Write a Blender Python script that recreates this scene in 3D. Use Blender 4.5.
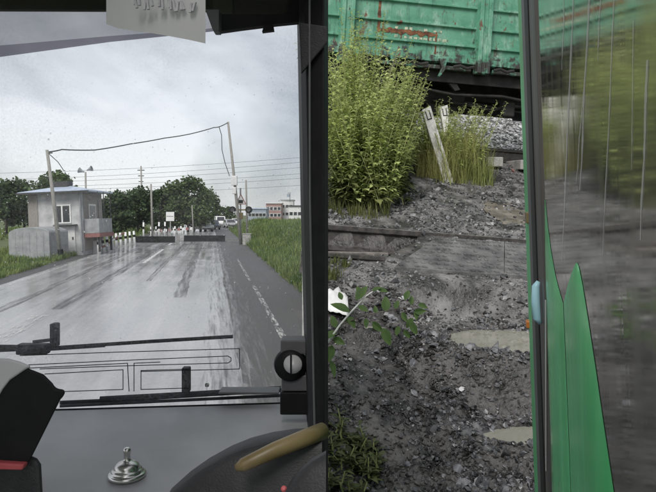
import bpy, bmesh, math, random
from mathutils import Vector, Matrix, noise
R = math.radians
random.seed(7)
sc = bpy.context.scene
for o in list(bpy.data.objects): bpy.data.objects.remove(o)
col = sc.collection

# ------------------------------------------------------------------ camera
FPX, CX, HY, EYE = 600.0, 328.0, 215.0, 2.2      # focal length in photo pixels, centre column, horizon row, eye height
cd = bpy.data.cameras.new('camera'); cam = bpy.data.objects.new('camera', cd); col.objects.link(cam)
cam.location = (0, 0, EYE); cam.rotation_euler = (R(90), 0, 0)
cd.sensor_width = 36; cd.lens = 36*FPX/656; cd.shift_y = (HY-246)/656
cd.clip_start = 0.02; cd.clip_end = 4000
sc.camera = cam
# ------------------------------------------------------------------ sky
W = bpy.data.worlds.new('World'); sc.world = W; W.use_nodes = True
nt = W.node_tree; nt.nodes.clear()
def N(t, **k):
    n = nt.nodes.new(t)
    for a, v in k.items(): setattr(n, a, v)
    return n
SUN_EL, SUN_AZ = 48, 200      # sun behind the camera, a little to the right (azimuth clockwise from +Y)
sky = N('ShaderNodeTexSky', sky_type='NISHITA', sun_disc=False, sun_elevation=R(SUN_EL), sun_rotation=R(SUN_AZ))
b1 = N('ShaderNodeBackground'); b1.inputs['Strength'].default_value = 0.1
nt.links.new(sky.outputs[0], b1.inputs[0])
tc = N('ShaderNodeTexCoord'); mp = N('ShaderNodeMapping'); mp.inputs['Scale'].default_value = (1.4, 1.4, 2.3)
nt.links.new(tc.outputs['Generated'], mp.inputs[0])
nz = N('ShaderNodeTexNoise'); nz.inputs['Scale'].default_value = 1.9; nz.inputs['Detail'].default_value = 5; nz.inputs['Roughness'].default_value = .55
nz.inputs['Distortion'].default_value = .4
nt.links.new(mp.outputs[0], nz.inputs['Vector'])
cr = N('ShaderNodeValToRGB')
cr.color_ramp.elements[0].position = .38; cr.color_ramp.elements[0].color = (.34, .352, .38, 1)
cr.color_ramp.elements[1].position = .62; cr.color_ramp.elements[1].color = (.71, .715, .735, 1)
nt.links.new(nz.outputs['Fac'], cr.inputs[0])
b2 = N('ShaderNodeBackground'); nt.links.new(cr.outputs[0], b2.inputs[0]); b2.inputs['Strength'].default_value = .66
mx = N('ShaderNodeMixShader'); mx.inputs[0].default_value = .88
nt.links.new(b1.outputs[0], mx.inputs[1]); nt.links.new(b2.outputs[0], mx.inputs[2])
wo = N('ShaderNodeOutputWorld'); nt.links.new(mx.outputs[0], wo.inputs[0])
# ------------------------------------------------------------------ sun (overcast: weak and very soft)
sd = bpy.data.lights.new('sun', 'SUN'); sd.energy = 1.5; sd.angle = R(30); sd.color = (1, .96, .9)
sun = bpy.data.objects.new('sun', sd); col.objects.link(sun)
az = R(SUN_AZ); dirn = -Vector((math.sin(az)*math.cos(R(SUN_EL)), math.cos(az)*math.cos(R(SUN_EL)), math.sin(R(SUN_EL))))
sun.rotation_euler = dirn.to_track_quat('-Z', 'Y').to_euler()
vs = sc.view_settings; vs.view_transform = 'Standard'; vs.look = 'None'; vs.exposure = 1.05; vs.gamma = 1; vs.use_curve_mapping = False

# ------------------------------------------------------------------ helpers
def P(px, py, d):
    return Vector(((px-CX)/FPX*d, d, EYE+(HY-py)/FPX*d))
def mat(name, a, b=None, scale=8, rough=.6, rough2=None, bump=0, bscale=None, metal=0, spec=.5, stretch=(1,1,1), lo=.35, hi=.65,
        coords='Object', detail=6, island=None):
    m = bpy.data.materials.new(name); m.use_nodes = True; t = m.node_tree; p = t.nodes['Principled BSDF']
    p.inputs['Roughness'].default_value = rough; p.inputs['Metallic'].default_value = metal; p.inputs['Specular IOR Level'].default_value = spec
    p.inputs['Base Color'].default_value = (*a, 1)
    co = t.nodes.new('ShaderNodeTexCoord'); mpn = t.nodes.new('ShaderNodeMapping'); mpn.inputs['Scale'].default_value = stretch
    t.links.new(co.outputs[coords], mpn.inputs[0])
    if b is not None:
        n = t.nodes.new('ShaderNodeTexNoise'); n.inputs['Scale'].default_value = scale; n.inputs['Detail'].default_value = detail
        t.links.new(mpn.outputs[0], n.inputs['Vector'])
        r = t.nodes.new('ShaderNodeValToRGB'); r.color_ramp.elements[0].position = lo; r.color_ramp.elements[1].position = hi
        r.color_ramp.elements[0].color = (*a, 1); r.color_ramp.elements[1].color = (*b, 1)
        t.links.new(n.outputs['Fac'], r.inputs[0]); out = r.outputs[0]
        if island:
            g = t.nodes.new('ShaderNodeNewGeometry'); mr = t.nodes.new('ShaderNodeMapRange')
            mr.inputs['To Min'].default_value = island[0]; mr.inputs['To Max'].default_value = island[1]
            t.links.new(g.outputs['Random Per Island'], mr.inputs['Value'])
            mm = t.nodes.new('ShaderNodeMix'); mm.data_type = 'RGBA'; mm.blend_type = 'MULTIPLY'; mm.inputs['Factor'].default_value = 1
            t.links.new(out, mm.inputs['A']); t.links.new(mr.outputs[0], mm.inputs['B']); out = mm.outputs['Result']
        t.links.new(out, p.inputs['Base Color'])
        if rough2 is not None:
            q = t.nodes.new('ShaderNodeMapRange'); q.inputs['From Min'].default_value = lo; q.inputs['From Max'].default_value = hi
            q.inputs['To Min'].default_value = rough; q.inputs['To Max'].default_value = rough2
            t.links.new(n.outputs['Fac'], q.inputs['Value']); t.links.new(q.outputs[0], p.inputs['Roughness'])
    if bump:
        n2 = t.nodes.new('ShaderNodeTexNoise'); n2.inputs['Scale'].default_value = bscale or scale*3; n2.inputs['Detail'].default_value = 8
        t.links.new(mpn.outputs[0], n2.inputs['Vector'])
        bn = t.nodes.new('ShaderNodeBump'); bn.inputs['Strength'].default_value = bump; bn.inputs['Distance'].default_value = .02
        t.links.new(n2.outputs['Fac'], bn.inputs['Height']); t.links.new(bn.outputs[0], p.inputs['Normal'])
    return m
def leafmat(name, a, b, trans=.35):
    m = mat(name, a, b, scale=.9, rough=.6, island=(.45, 1.45), spec=.25)
    t = m.node_tree; p = t.nodes['Principled BSDF']; o = t.nodes['Material Output']
    tr = t.nodes.new('ShaderNodeBsdfTranslucent'); ms = t.nodes.new('ShaderNodeMixShader'); ms.inputs[0].default_value = trans
    src = p.inputs['Base Color'].links[0].from_socket
    t.links.new(src, tr.inputs[0]); t.links.new(p.outputs[0], ms.inputs[1]); t.links.new(tr.outputs[0], ms.inputs[2]); t.links.new(ms.outputs[0], o.inputs[0])
    return m
class MB:
    def __init__(s): s.v = []; s.f = []; s.uv = None
    def add(s, vs, fs):
        k = len(s.v); s.v += [tuple(v) for v in vs]; s.f += [tuple(i+k for i in f) for f in fs]; return s
    def box(s, lo, hi, M=None, taper=None):
        x0,y0,z0 = lo; x1,y1,z1 = hi
        vs = [Vector(p) for p in ((x0,y0,z0),(x1,y0,z0),(x1,y1,z0),(x0,y1,z0),(x0,y0,z1),(x1,y0,z1),(x1,y1,z1),(x0,y1,z1))]
        if M: vs = [M @ v for v in vs]
        return s.add(vs, [(0,3,2,1),(4,5,6,7),(0,1,5,4),(1,2,6,5),(2,3,7,6),(3,0,4,7)])
    def prism(s, pts, off):
        n = len(pts); pts = [Vector(p) for p in pts]; off = Vector(off)
        s.add(pts+[p+off for p in pts], [tuple(range(n)), tuple(range(2*n-1, n-1, -1))]+[(i, n+i, n+(i+1)%n, (i+1)%n) for i in range(n)]); return s
    def tube(s, pts, r, n=8, cap=True):
        pts = [Vector(p) for p in pts]; m = len(pts); rs = r if isinstance(r, (list, tuple)) else [r]*m
        k = len(s.v); up = None
        for i, p in enumerate(pts):
            d = (pts[min(i+1, m-1)]-pts[max(i-1, 0)]).normalized()
            if up is None: up = d.orthogonal().normalized()
            up = (up-d*up.dot(d)); up = up.normalized() if up.length > 1e-6 else d.orthogonal().normalized()
            q = d.cross(up)
            for j in range(n):
                a = 2*math.pi*j/n; s.v.append(tuple(p+(up*math.cos(a)+q*math.sin(a))*rs[i]))
        for i in range(m-1):
            for j in range(n):
                a = k+i*n+j; b = k+i*n+(j+1)%n; s.f.append((a, b, b+n, a+n))
        if cap:
            s.f.append(tuple(range(k+n-1, k-1, -1))); s.f.append(tuple(range(k+(m-1)*n, k+m*n)))
        return s
    def lathe(s, prof, c, n=24, M=None):
        k = len(s.v); c = Vector(c); m = len(prof)
        for r, z in prof:
            for j in range(n):
                a = 2*math.pi*j/n; v = Vector((r*math.cos(a), r*math.sin(a), z)); s.v.append(tuple(c+((M @ v) if M else v)))
        for i in range(m-1):
            for j in range(n):
                a = k+i*n+j; b = k+i*n+(j+1)%n; s.f.append((a, b, b+n, a+n))
        s.f.append(tuple(range(k+n-1, k-1, -1))); s.f.append(tuple(range(k+(m-1)*n, k+m*n))); return s
    def build(s, name, m, parent=None, smooth=False, bevel=0, seg=2):
        me = bpy.data.meshes.new(name); me.from_pydata(s.v, [], s.f); me.validate()
        bm = bmesh.new(); bm.from_mesh(me); 
        if len(s.f) < 20000: bmesh.ops.recalc_face_normals(bm, faces=bm.faces)
        bm.to_mesh(me); bm.free()
        if smooth: me.polygons.foreach_set('use_smooth', [True]*len(me.polygons))
        o = bpy.data.objects.new(name, me); col.objects.link(o); me.materials.append(m)
        if parent: o.parent = parent; o.matrix_parent_inverse = parent.matrix_world.inverted()
        if bevel:
            b = o.modifiers.new('bevel', 'BEVEL'); b.width = bevel; b.segments = seg; b.limit_method = 'ANGLE'; b.angle_limit = R(40)
        return o
def tag(o, label=None, cat=None, group=None, kind=None):
    if label: o['label'] = label
    if cat: o['category'] = cat
    if group: o['group'] = group
    if kind: o['kind'] = kind
    return o
def empty(name, loc=(0,0,0), label=None, cat=None, group=None, rot=(0,0,0)):
    o = bpy.data.objects.new(name, None); col.objects.link(o); o.location = loc; o.rotation_euler = rot
    o.empty_display_size = .2; o.matrix_world = Matrix.LocRotScale(Vector(loc), Matrix.Identity(3).to_euler() if not any(rot) else __import__('mathutils').Euler(rot), None)
    return tag(o, label, cat, group)
def lbuild(mb, name, m, parent, **k):       # vertices given in the parent's own frame
    o = mb.build(name, m, None, **k); o.parent = parent; return o
def nf(x, y=0, z=0): return noise.noise(Vector((x, y, z)))
def rail_prof():
    return [(-.065,0),(.065,0),(.065,.014),(.012,.04),(.012,.13),(.036,.145),(.036,.18),(-.036,.18),(-.036,.145),(-.012,.13),(-.012,.04),(-.065,.014)]

# ------------------------------------------------------------------ materials
M = {}
M['soil'] = mat('verge soil and grass', (.05,.075,.02), (.10,.12,.045), scale=.6, rough=.9, bump=.5, bscale=9)
M['gravel_bed'] = mat('wet grey gravel mud', (.04,.039,.037), (.21,.205,.20), scale=5.5, rough=.25, rough2=.7, bump=1.0, bscale=38, detail=13, lo=.39, hi=.67)
M['mud'] = mat('dark wet mud', (.012,.0115,.011), (.105,.10,.095), scale=6.5, rough=.2, rough2=.62, bump=1.0, bscale=34, detail=13, lo=.40, hi=.68)
M['wet_stone'] = mat('dark wet stone', (.035,.036,.040), (.13,.13,.135), scale=30, rough=.2, rough2=.5, island=(.2,1.9))
M['stone'] = mat('crushed stone', (.075,.076,.082), (.19,.19,.19), scale=30, rough=.28, rough2=.6, island=(.18,1.6))
M['stone_pale'] = mat('pale ballast', (.38,.38,.39), (.62,.62,.63), scale=20, rough=.7, island=(.5,1.25))
M['water'] = mat('muddy water', (.24,.238,.195), (.29,.285,.235), scale=3, rough=.02, spec=.8)
M['mudfilm'] = mat('wet brown mud', (.12,.108,.09), (.21,.19,.16), scale=8, rough=.15, rough2=.45, bump=.15, bscale=30)
M['concrete'] = mat('old concrete', (.22,.22,.21), (.40,.39,.37), scale=6, rough=.85, bump=.4, bscale=40)
M['white_post'] = mat('weathered whitewash', (.42,.42,.40), (.66,.66,.64), scale=14, rough=.8, bump=.3, bscale=60)
M['black_paint'] = mat('black paint', (.008,.008,.009), (.02,.02,.02), scale=20, rough=.8, spec=.2)
M['rail'] = mat('rail steel', (.038,.035,.033), (.085,.078,.072), scale=18, rough=.45, rough2=.7, metal=.3, bump=.2, bscale=50)
M['rail_top'] = mat('worn rail head', (.25,.24,.23), (.38,.36,.34), scale=18, rough=.35, metal=.7)
M['sleeper'] = mat('grey sleeper', (.10,.09,.08), (.24,.22,.20), scale=9, rough=.85, bump=.5, bscale=30, stretch=(1,8,1))
M['rubber'] = mat('grey rubber mat', (.055,.055,.056), (.15,.15,.148), scale=8, rough=.5, rough2=.75, bump=.35, bscale=70)
M['cab_dark'] = mat('dark cab plastic', (.022,.022,.024), (.032,.032,.035), scale=40, rough=.55, bump=.15, bscale=300)
M['cab_black'] = mat('black rubber trim', (.006,.006,.007), (.010,.010,.011), scale=40, rough=.6, spec=.3)
M['dash'] = mat('grey dashboard plastic', (.37,.375,.385), (.48,.485,.495), scale=5, rough=.48, bump=.12, bscale=420)
M['cab_grey'] = mat('grey cab trim', (.10,.10,.108), (.135,.135,.142), scale=8, rough=.55, bump=.1, bscale=300)
M['ceiling'] = mat('off white bus ceiling', (.66,.66,.65), (.74,.74,.73), scale=4, rough=.6)  # unseen underside of the roof, kept pale to bounce light into the cab
M['chrome'] = mat('polished metal', (.62,.61,.58), (.72,.71,.68), scale=20, rough=.27, metal=1)
M['tan'] = mat('worn yellow handrail', (.15,.11,.045), (.21,.16,.075), scale=14, rough=.4)
M['paper'] = leafmat('paper sheet', (.78,.77,.76), (.82,.81,.80), .65)
M['smudge'] = mat('faded print', (.34,.34,.36), (.48,.48,.50), scale=90, rough=.9)
M['red'] = mat('red strap', (.45,.07,.08), (.55,.12,.13), scale=20, rough=.6)
M['pale_plastic'] = mat('pale grey plastic', (.56,.56,.57), (.66,.66,.67), scale=6, rough=.3)
M['green_paint'] = mat('green door paint', (.10,.50,.18), (.15,.58,.25), scale=5, rough=.32, rough2=.5, spec=.35)
M['seal_grey'] = mat('worn grey rubber seal', (.045,.042,.038), (.12,.115,.105), scale=14, rough=.5, stretch=(1,1,.15))
M['green_wave'] = mat('vivid green door decal', (.10,.66,.23), (.15,.72,.30), scale=9, rough=.14, rough2=.3, spec=.6, stretch=(3,3,.25), lo=.3, hi=.7)  # lighter vertical streaks are highlights put into the colour
M['orange'] = mat('orange marker', (.55,.17,.04), (.6,.22,.06), scale=20, rough=.4)
M['blue_rubber'] = mat('pale blue knob', (.30,.56,.66), (.40,.66,.76), scale=20, rough=.4)
M['white_metal'] = mat('white painted metal', (.62,.62,.61), (.74,.74,.73), scale=4, rough=.5, bump=.1)
M['booth_wall'] = mat('grey render wall', (.33,.33,.335), (.55,.55,.56), scale=1.6, rough=.85, bump=.3, bscale=20)
M['booth_side'] = mat('brown panel cladding', (.22,.20,.185), (.31,.285,.265), scale=5, rough=.8, stretch=(6,6,1))
M['roof_blue'] = mat('pale blue roof sheet', (.36,.43,.55), (.5,.57,.68), scale=4, rough=.35)
M['shed'] = mat('grey zinc sheet', (.24,.25,.26), (.34,.35,.36), scale=3, rough=.5, bump=.2, bscale=12)
M['redbrown'] = mat('red oxide paint', (.22,.10,.09), (.28,.13,.12), scale=7, rough=.7)
M['wood_pole'] = mat('weathered pole', (.20,.19,.175), (.34,.33,.31), scale=9, rough=.85, stretch=(6,6,.6), bump=.3, bscale=30)
M['dark_metal'] = mat('dark metal', (.03,.03,.032), (.06,.06,.06), scale=10, rough=.6)
M['glass_dark'] = mat('window glass', (.03,.035,.04), (.05,.055,.06), scale=3, rough=.08)
M['bark'] = mat('bark', (.06,.05,.04), (.13,.11,.09), scale=10, rough=.9, stretch=(3,3,.7), bump=.4)
M['leaf_dark'] = leafmat('dark leaves', (.06,.095,.045), (.10,.14,.065))
M['leaf_mid'] = leafmat('mid green leaves', (.08,.12,.05), (.13,.175,.075))
M['leaf_weed'] = leafmat('yellow green weed leaves', (.40,.49,.16), (.60,.66,.30), .5)
M['leaf_dry'] = leafmat('dry grass', (.30,.34,.12), (.50,.47,.21), .45)
M['leaf_fresh'] = leafmat('fresh leaves', (.045,.09,.025), (.11,.17,.05), .3)
M['leaf_olive'] = leafmat('olive low weeds', (.07,.095,.03), (.15,.16,.06), .3)
M['leaf_low'] = leafmat('dark low weeds', (.04,.06,.02), (.10,.115,.045), .25)
M['grass'] = leafmat('meadow grass', (.11,.18,.05), (.24,.29,.10), .4)
M['stem'] = mat('weed stem', (.17,.20,.07), (.30,.31,.13), scale=20, rough=.8)
M['wire'] = mat('cable', (.05,.05,.055), (.08,.08,.085), scale=4, rough=.6)

def thin(name, tcol, gl=.05, rough=.03, dirt_haze=0):
    m = bpy.data.materials.new(name); m.use_nodes = True; t = m.node_tree; t.nodes.remove(t.nodes['Principled BSDF']); o = t.nodes['Material Output']
    a = t.nodes.new('ShaderNodeBsdfTransparent'); a.inputs[0].default_value = (*tcol, 1)
    g = t.nodes.new('ShaderNodeBsdfGlossy'); g.inputs['Roughness'].default_value = rough
    s = t.nodes.new('ShaderNodeMixShader'); s.inputs[0].default_value = gl
    t.links.new(a.outputs[0], s.inputs[1]); t.links.new(g.outputs[0], s.inputs[2]); last = s.outputs[0]
    if dirt_haze:
        c = t.nodes.new('ShaderNodeTexCoord'); n = t.nodes.new('ShaderNodeTexNoise'); n.inputs['Scale'].default_value = 220; n.inputs['Detail'].default_value = 4
        t.links.new(c.outputs['Object'], n.inputs['Vector'])
        n2 = t.nodes.new('ShaderNodeTexNoise'); n2.inputs['Scale'].default_value = 4; t.links.new(c.outputs['Object'], n2.inputs['Vector'])
        mu = t.nodes.new('ShaderNodeMath'); mu.operation = 'MULTIPLY'; t.links.new(n.outputs['Fac'], mu.inputs[0]); t.links.new(n2.outputs['Fac'], mu.inputs[1])
        r = t.nodes.new('ShaderNodeMapRange'); r.inputs['From Min'].default_value = .2; r.inputs['From Max'].default_value = .45; r.inputs['To Min'].default_value = .03; r.inputs['To Max'].default_value = dirt_haze  # dirt specks over an even pale veil painted as haze before the view
        t.links.new(mu.outputs[0], r.inputs['Value'])
        d = t.nodes.new('ShaderNodeBsdfTranslucent'); d.inputs[0].default_value = (.75,.76,.78,1)
        s2 = t.nodes.new('ShaderNodeMixShader'); t.links.new(r.outputs[0], s2.inputs[0]); t.links.new(last, s2.inputs[1]); t.links.new(d.outputs[0], s2.inputs[2]); last = s2.outputs[0]
    t.links.new(last, o.inputs[0]); return m
M['glass'] = thin('windshield glass', (.95,.96,.96), .03, .02, .22)
M['film'] = thin('grey sun film', (.49,.485,.485), .02, .1)
M['film2'] = thin('dark sun film', (.24,.23,.25), .02, .1)
M['streak'] = thin('dried water streak', (.75,.75,.75), .0); 
def streakmat():
    m = bpy.data.materials.new('chalky water streak'); m.use_nodes = True; t = m.node_tree; p = t.nodes['Principled BSDF']; o = t.nodes['Material Output']
    p.inputs['Base Color'].default_value = (.9,.9,.9,1); p.inputs['Roughness'].default_value = .8
    a = t.nodes.new('ShaderNodeBsdfTransparent'); s = t.nodes.new('ShaderNodeMixShader'); s.inputs[0].default_value = .5
    t.links.new(a.outputs[0], s.inputs[1]); t.links.new(p.outputs[0], s.inputs[2]); t.links.new(s.outputs[0], o.inputs[0]); return m
M['streak'] = streakmat()
def mirrorglass():      # tinted, dirty door glass: dark body with a strong gloss and a slight vertical waviness
    m = bpy.data.materials.new('tinted door glass'); m.use_nodes = True; t = m.node_tree; p = t.nodes['Principled BSDF']
    p.inputs['Base Color'].default_value = (.62,.61,.58,1); p.inputs['Metallic'].default_value = .8; p.inputs['Roughness'].default_value = .1; p.inputs['IOR'].default_value = 3.0; p.inputs['Specular IOR Level'].default_value = .6
    c = t.nodes.new('ShaderNodeTexCoord'); mpn = t.nodes.new('ShaderNodeMapping'); mpn.inputs['Scale'].default_value = (9, 9, .7)
    t.links.new(c.outputs['Object'], mpn.inputs[0]); n = t.nodes.new('ShaderNodeTexNoise'); n.inputs['Scale'].default_value = 5; n.inputs['Detail'].default_value = 4
    t.links.new(mpn.outputs[0], n.inputs['Vector']); b = t.nodes.new('ShaderNodeBump'); b.inputs['Strength'].default_value = .02; b.inputs['Distance'].default_value = .004
    t.links.new(n.outputs['Fac'], b.inputs['Height']); t.links.new(b.outputs[0], p.inputs['Normal'])
    r = t.nodes.new('ShaderNodeMapRange'); r.inputs['From Min'].default_value = .3; r.inputs['From Max'].default_value = .7; r.inputs['To Min'].default_value = .035; r.inputs['To Max'].default_value = .11
    t.links.new(n.outputs['Fac'], r.inputs['Value']); t.links.new(r.outputs[0], p.inputs['Roughness'])
    return m
M['door_glass'] = mirrorglass()
def roadmat(name, dark, pale, r0, r1, seed):
    m = bpy.data.materials.new(name); m.use_nodes = True; t = m.node_tree; p = t.nodes['Principled BSDF']; L = t.links.new
    uv = t.nodes.new('ShaderNodeUVMap'); uv.uv_map = 'uv'
    def nz(sx, sy, sc, det=6, off=0):
        q = t.nodes.new('ShaderNodeMapping'); q.inputs['Scale'].default_value = (sx, sy, 1); q.inputs['Location'].default_value = (seed+off, off*1.7, 0)
        L(uv.outputs[0], q.inputs[0]); n = t.nodes.new('ShaderNodeTexNoise'); n.inputs['Scale'].default_value = sc; n.inputs['Detail'].default_value = det; n.inputs['Roughness'].default_value = .6
        L(q.outputs[0], n.inputs['Vector']); return n.outputs['Fac']
    band = nz(1.6, .03, 1.6, 6); fine = nz(1, 1, 9, 8, 3); blot = nz(1, .25, 1.3, 5, 9)
    ad = t.nodes.new('ShaderNodeMath'); ad.operation = 'ADD'; L(band, ad.inputs[0]); L(blot, ad.inputs[1])
    a2 = t.nodes.new('ShaderNodeMath'); a2.operation = 'MULTIPLY_ADD'; L(fine, a2.inputs[0]); a2.inputs[1].default_value = .4; L(ad.outputs[0], a2.inputs[2])
    mr = t.nodes.new('ShaderNodeMapRange'); mr.inputs['From Min'].default_value = .9; mr.inputs['From Max'].default_value = 1.55; L(a2.outputs[0], mr.inputs['Value'])
    r = t.nodes.new('ShaderNodeMapRange'); L(mr.outputs[0], r.inputs['Value']); r.inputs['To Min'].default_value = r1; r.inputs['To Max'].default_value = r0
    L(r.outputs[0], p.inputs['Roughness'])
    c = t.nodes.new('ShaderNodeMix'); c.data_type = 'RGBA'; c.inputs['A'].default_value = (*pale, 1); c.inputs['B'].default_value = (*dark, 1); L(mr.outputs[0], c.inputs['Factor']); L(c.outputs['Result'], p.inputs['Base Color'])
    b = t.nodes.new('ShaderNodeBump'); b.inputs['Strength'].default_value = .15; b.inputs['Distance'].default_value = .006; L(nz(1, 1, 60, 6, 5), b.inputs['Height']); L(b.outputs[0], p.inputs['Normal'])
    return m
M['road'] = roadmat('wet worn asphalt', (.17,.17,.172), (.40,.40,.405), .06, .26, 0)
M['road'].node_tree.nodes['Principled BSDF'].inputs['Specular IOR Level'].default_value = .8
M['shoulder'] = roadmat('dark rough asphalt', (.035,.035,.036), (.085,.083,.08), .45, .8, 20)
def wornmat(name, colr, rough, lo, hi, sx, sy, sc_, amax=1):      # paint or tar worn through in patches
    m = mat(name, colr, tuple(c*1.3 for c in colr), scale=6, rough=rough); t = m.node_tree; p = t.nodes['Principled BSDF']; o = t.nodes['Material Output']; L = t.links.new
    uv = t.nodes.new('ShaderNodeUVMap'); uv.uv_map = 'uv'; q = t.nodes.new('ShaderNodeMapping'); q.inputs['Scale'].default_value = (sx, sy, 1); L(uv.outputs[0], q.inputs[0])
    n = t.nodes.new('ShaderNodeTexNoise'); n.inputs['Scale'].default_value = sc_; n.inputs['Detail'].default_value = 8; n.inputs['Roughness'].default_value = .7; L(q.outputs[0], n.inputs['Vector'])
    r = t.nodes.new('ShaderNodeMapRange'); r.inputs['From Min'].default_value = lo; r.inputs['From Max'].default_value = hi; r.inputs['To Max'].default_value = amax; L(n.outputs['Fac'], r.inputs['Value'])
    a = t.nodes.new('ShaderNodeBsdfTransparent'); x = t.nodes.new('ShaderNodeMixShader'); L(r.outputs[0], x.inputs[0]); L(a.outputs[0], x.inputs[1]); L(p.outputs[0], x.inputs[2]); L(x.outputs[0], o.inputs[0]); return m
M['mark'] = wornmat('worn road paint', (.6,.6,.59), .45, .38, .55, 6, 1, 3)
M['mark_faint'] = wornmat('faded road paint', (.5,.5,.49), .5, .45, .68, 5, .8, 3)
M['wet'] = wornmat('pale wet sheen', (.24,.24,.242), .25, .36, .66, 5, .3, 2.5, .75)  # pale tone is the wet sheen painted past the road's edge
M['wet2'] = wornmat('fainter wet sheen', (.20,.20,.202), .3, .48, .76, 5, .3, 2.5, .6)  # weaker copy of the painted sheen, further onto the shoulder
M['dryp'] = wornmat('dark asphalt patch', (.06,.06,.061), .5, .48, .74, 6, .22, 2.5, .6)
M['seam'] = wornmat('dark asphalt seam', (.045,.045,.046), .5, .40, .66, 3, .12, 3, .7)
# ================================================================== SETTING (left): ground, road
KX, X0 = .193, 1.14
def RX(t, y): return X0-KX*y-t          # t: metres to the left of the road's right edge line
g = MB()
rr = [0, 10, 30, 80, 200, 600, 1600, 3000]
for i, r in enumerate(rr[1:]): pass
S = [-3000,-800,-200,-60,-20,0,20,60,200,800,3000]
for a in S:
    for b in S: g.v.append((a, b, -.02))
n = len(S)
for i in range(n-1):
    for j in range(n-1): g.f.append((i*n+j, (i+1)*n+j, (i+1)*n+j+1, i*n+j+1))
tag(g.build('ground', M['soil']), kind='structure')
def ribbon(name, t0, t1, y0, y1, z, m, ny=60, nt_=8, wob=0, parent=None):
    mb = MB(); uvs = []
    for i in range(ny+1):
        y = y0+(y1-y0)*(i/ny)**1.6
        for j in range(nt_+1):
            t = t0+(t1-t0)*j/nt_
            if wob and j in (0, nt_): t += wob*nf(y*.7, j*3.1, 5)+wob*.6*nf(y*3.1, j, 8)
            mb.v.append((RX(t, y), y, z)); uvs.append((t, y))
    for i in range(ny):
        for j in range(nt_):
            a = i*(nt_+1)+j; mb.f.append((a, a+1, a+nt_+2, a+nt_+1))
    o = mb.build(name, m, parent); me = o.data; u = me.uv_layers.new(name='uv')
    for l in me.loops: u.data[l.index].uv = uvs[l.vertex_index]
    return o
sh = tag(ribbon('road_shoulder', -1.5, .95, -4, 240, -.006, M['shoulder'], wob=.12), kind='structure')
lsh = tag(ribbon('gravel_verge', 7.5, 8.75, -4, 160, -.010, M['shoulder'], wob=.25), kind='structure')
road = tag(ribbon('road', .75, 7.8, -4, 240, 0, M['road'], ny=90, wob=.10), kind='structure')
for nm, t0, t1, y0, y1, m, w in (('lane_marking', 4.2, 4.36, 27.5, 38.5, 'mark', .01), ('lane_marking', 4.72, 5.08, 9.2, 13.2, 'mark_faint', .03), ('lane_marking', 4.25, 4.40, 44, 47, 'mark', .01),
        ('edge_line', -.2, -.08, 10.2, 18.6, 'mark_faint', .02), ('edge_line', -.16, -.07, 20, 30, 'mark_faint', .03), ('edge_line', 7.45, 7.62, 14, 46, 'mark_faint', .05),
        ('wet_sheen', .55, 1.0, 5, 47, 'wet', .12), ('wet_sheen', .25, .6, 5, 44, 'wet2', .12), ('dry_patch', .7, 1.25, 5, 47, 'dryp', .12),
        ('asphalt_seam', 4.55, 4.92, 14, 47, 'seam', .09), ('asphalt_seam', 5.9, 6.2, 12, 46, 'seam', .07), ('asphalt_seam', 1.85, 2.2, 16, 46, 'seam', .09),
        ('asphalt_seam', 3.2, 3.38, 20, 46, 'seam', .06)):
    ribbon(nm, t0, t1, y0, y1, .004 if 'lane' not in nm and 'edge' not in nm else .008, M[m], ny=40, nt_=1, wob=w, parent=road)
for k in range(4):      # the line's rails crossing the road
    y = 50.2+(k % 2)*1.52+(k//2)*4.4
    MB().box((RX(8.6, y), y-.035, -.02), (RX(-1.2, y), y+.035, .02)).build('crossing_rail', M['rail_top'], road)

# ================================================================== SETTING (right): gravel bank rising to the railway
def base(x, y):
    c = max(-3, min(5, x-.17*y)); dd = y-.095*c
    if dd > 7.7: z = 2.945+.05*min(dd-7.7,3.3)+.75*max(0,min(3.2,dd-11))
    elif dd > 2.4: z = 1.09+.35*(dd-2.4)
    else: z = 1.09-.72*(2.4-dd)
    return z-.079*c, dd
RAIL_DD = 5.08
PUD = [(1.08, 3.60, .39, .36), (.96, 2.80, .26, .14), (.27, 3.55, .085, .13)]    # level puddles: x, y, half sizes
PUDZ = [base(px_, py_)[0]-.01 for px_, py_, a, b in PUD]
def hz(x, y, full=True):
    z, dd = base(x, y)
    amp = 1.0 if dd < 4.0 else (.45 if dd < 7 else .5)
    if dd < 2: amp *= max(0, (dd-1.0))
    if RAIL_DD-.45 < dd < RAIL_DD and x < .75: amp *= .3
    z += amp*(.045*nf(x*2.3, y*2.3, 1)+.036*nf(x*6, y*6, 2)+.026*nf(x*15, y*15, 3)+.013*nf(x*34, y*34, 4))
    # ruts left by wheels, running up the slope
    if dd < 4.1: z -= .035*math.exp(-((x-.48-.03*math.sin(y*5))/.09)**2)+.02*math.exp(-((x-.15)/.07)**2)
    # trench in front of the siding rail, and a shallow flange gap beside the mat
    if RAIL_DD-.50 < dd < RAIL_DD-.02:
        e = .80-(RAIL_DD-dd)*.75+.03*nf(y*9, x*4, 7)
        k = max(0, min(1, (e-x)/.06)); k *= min(1, (dd-(RAIL_DD-.50))/.05)
        z -= .21*k
    for (cx, cy, a, b), pz in zip(PUD, PUDZ):
        r = math.sqrt(((x-cx)/a)**2+((y-cy)/b)**2)+.20*nf(x*7, y*7, cx)
        if r < 2.0:
            k = max(0, min(1, (2.0-r)/.6)); k = k*k*(3-2*k)
            tgt = pz-.028+.09*max(0, r-.65)+.018*nf(x*12, y*12, 21)+.011*nf(x*33, y*33, 22)
            z = z*(1-k)+tgt*k
    return z
def frange(a, b, s):
    n = max(1, round((b-a)/s)); return [a+(b-a)*i/n for i in range(n)]
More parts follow.
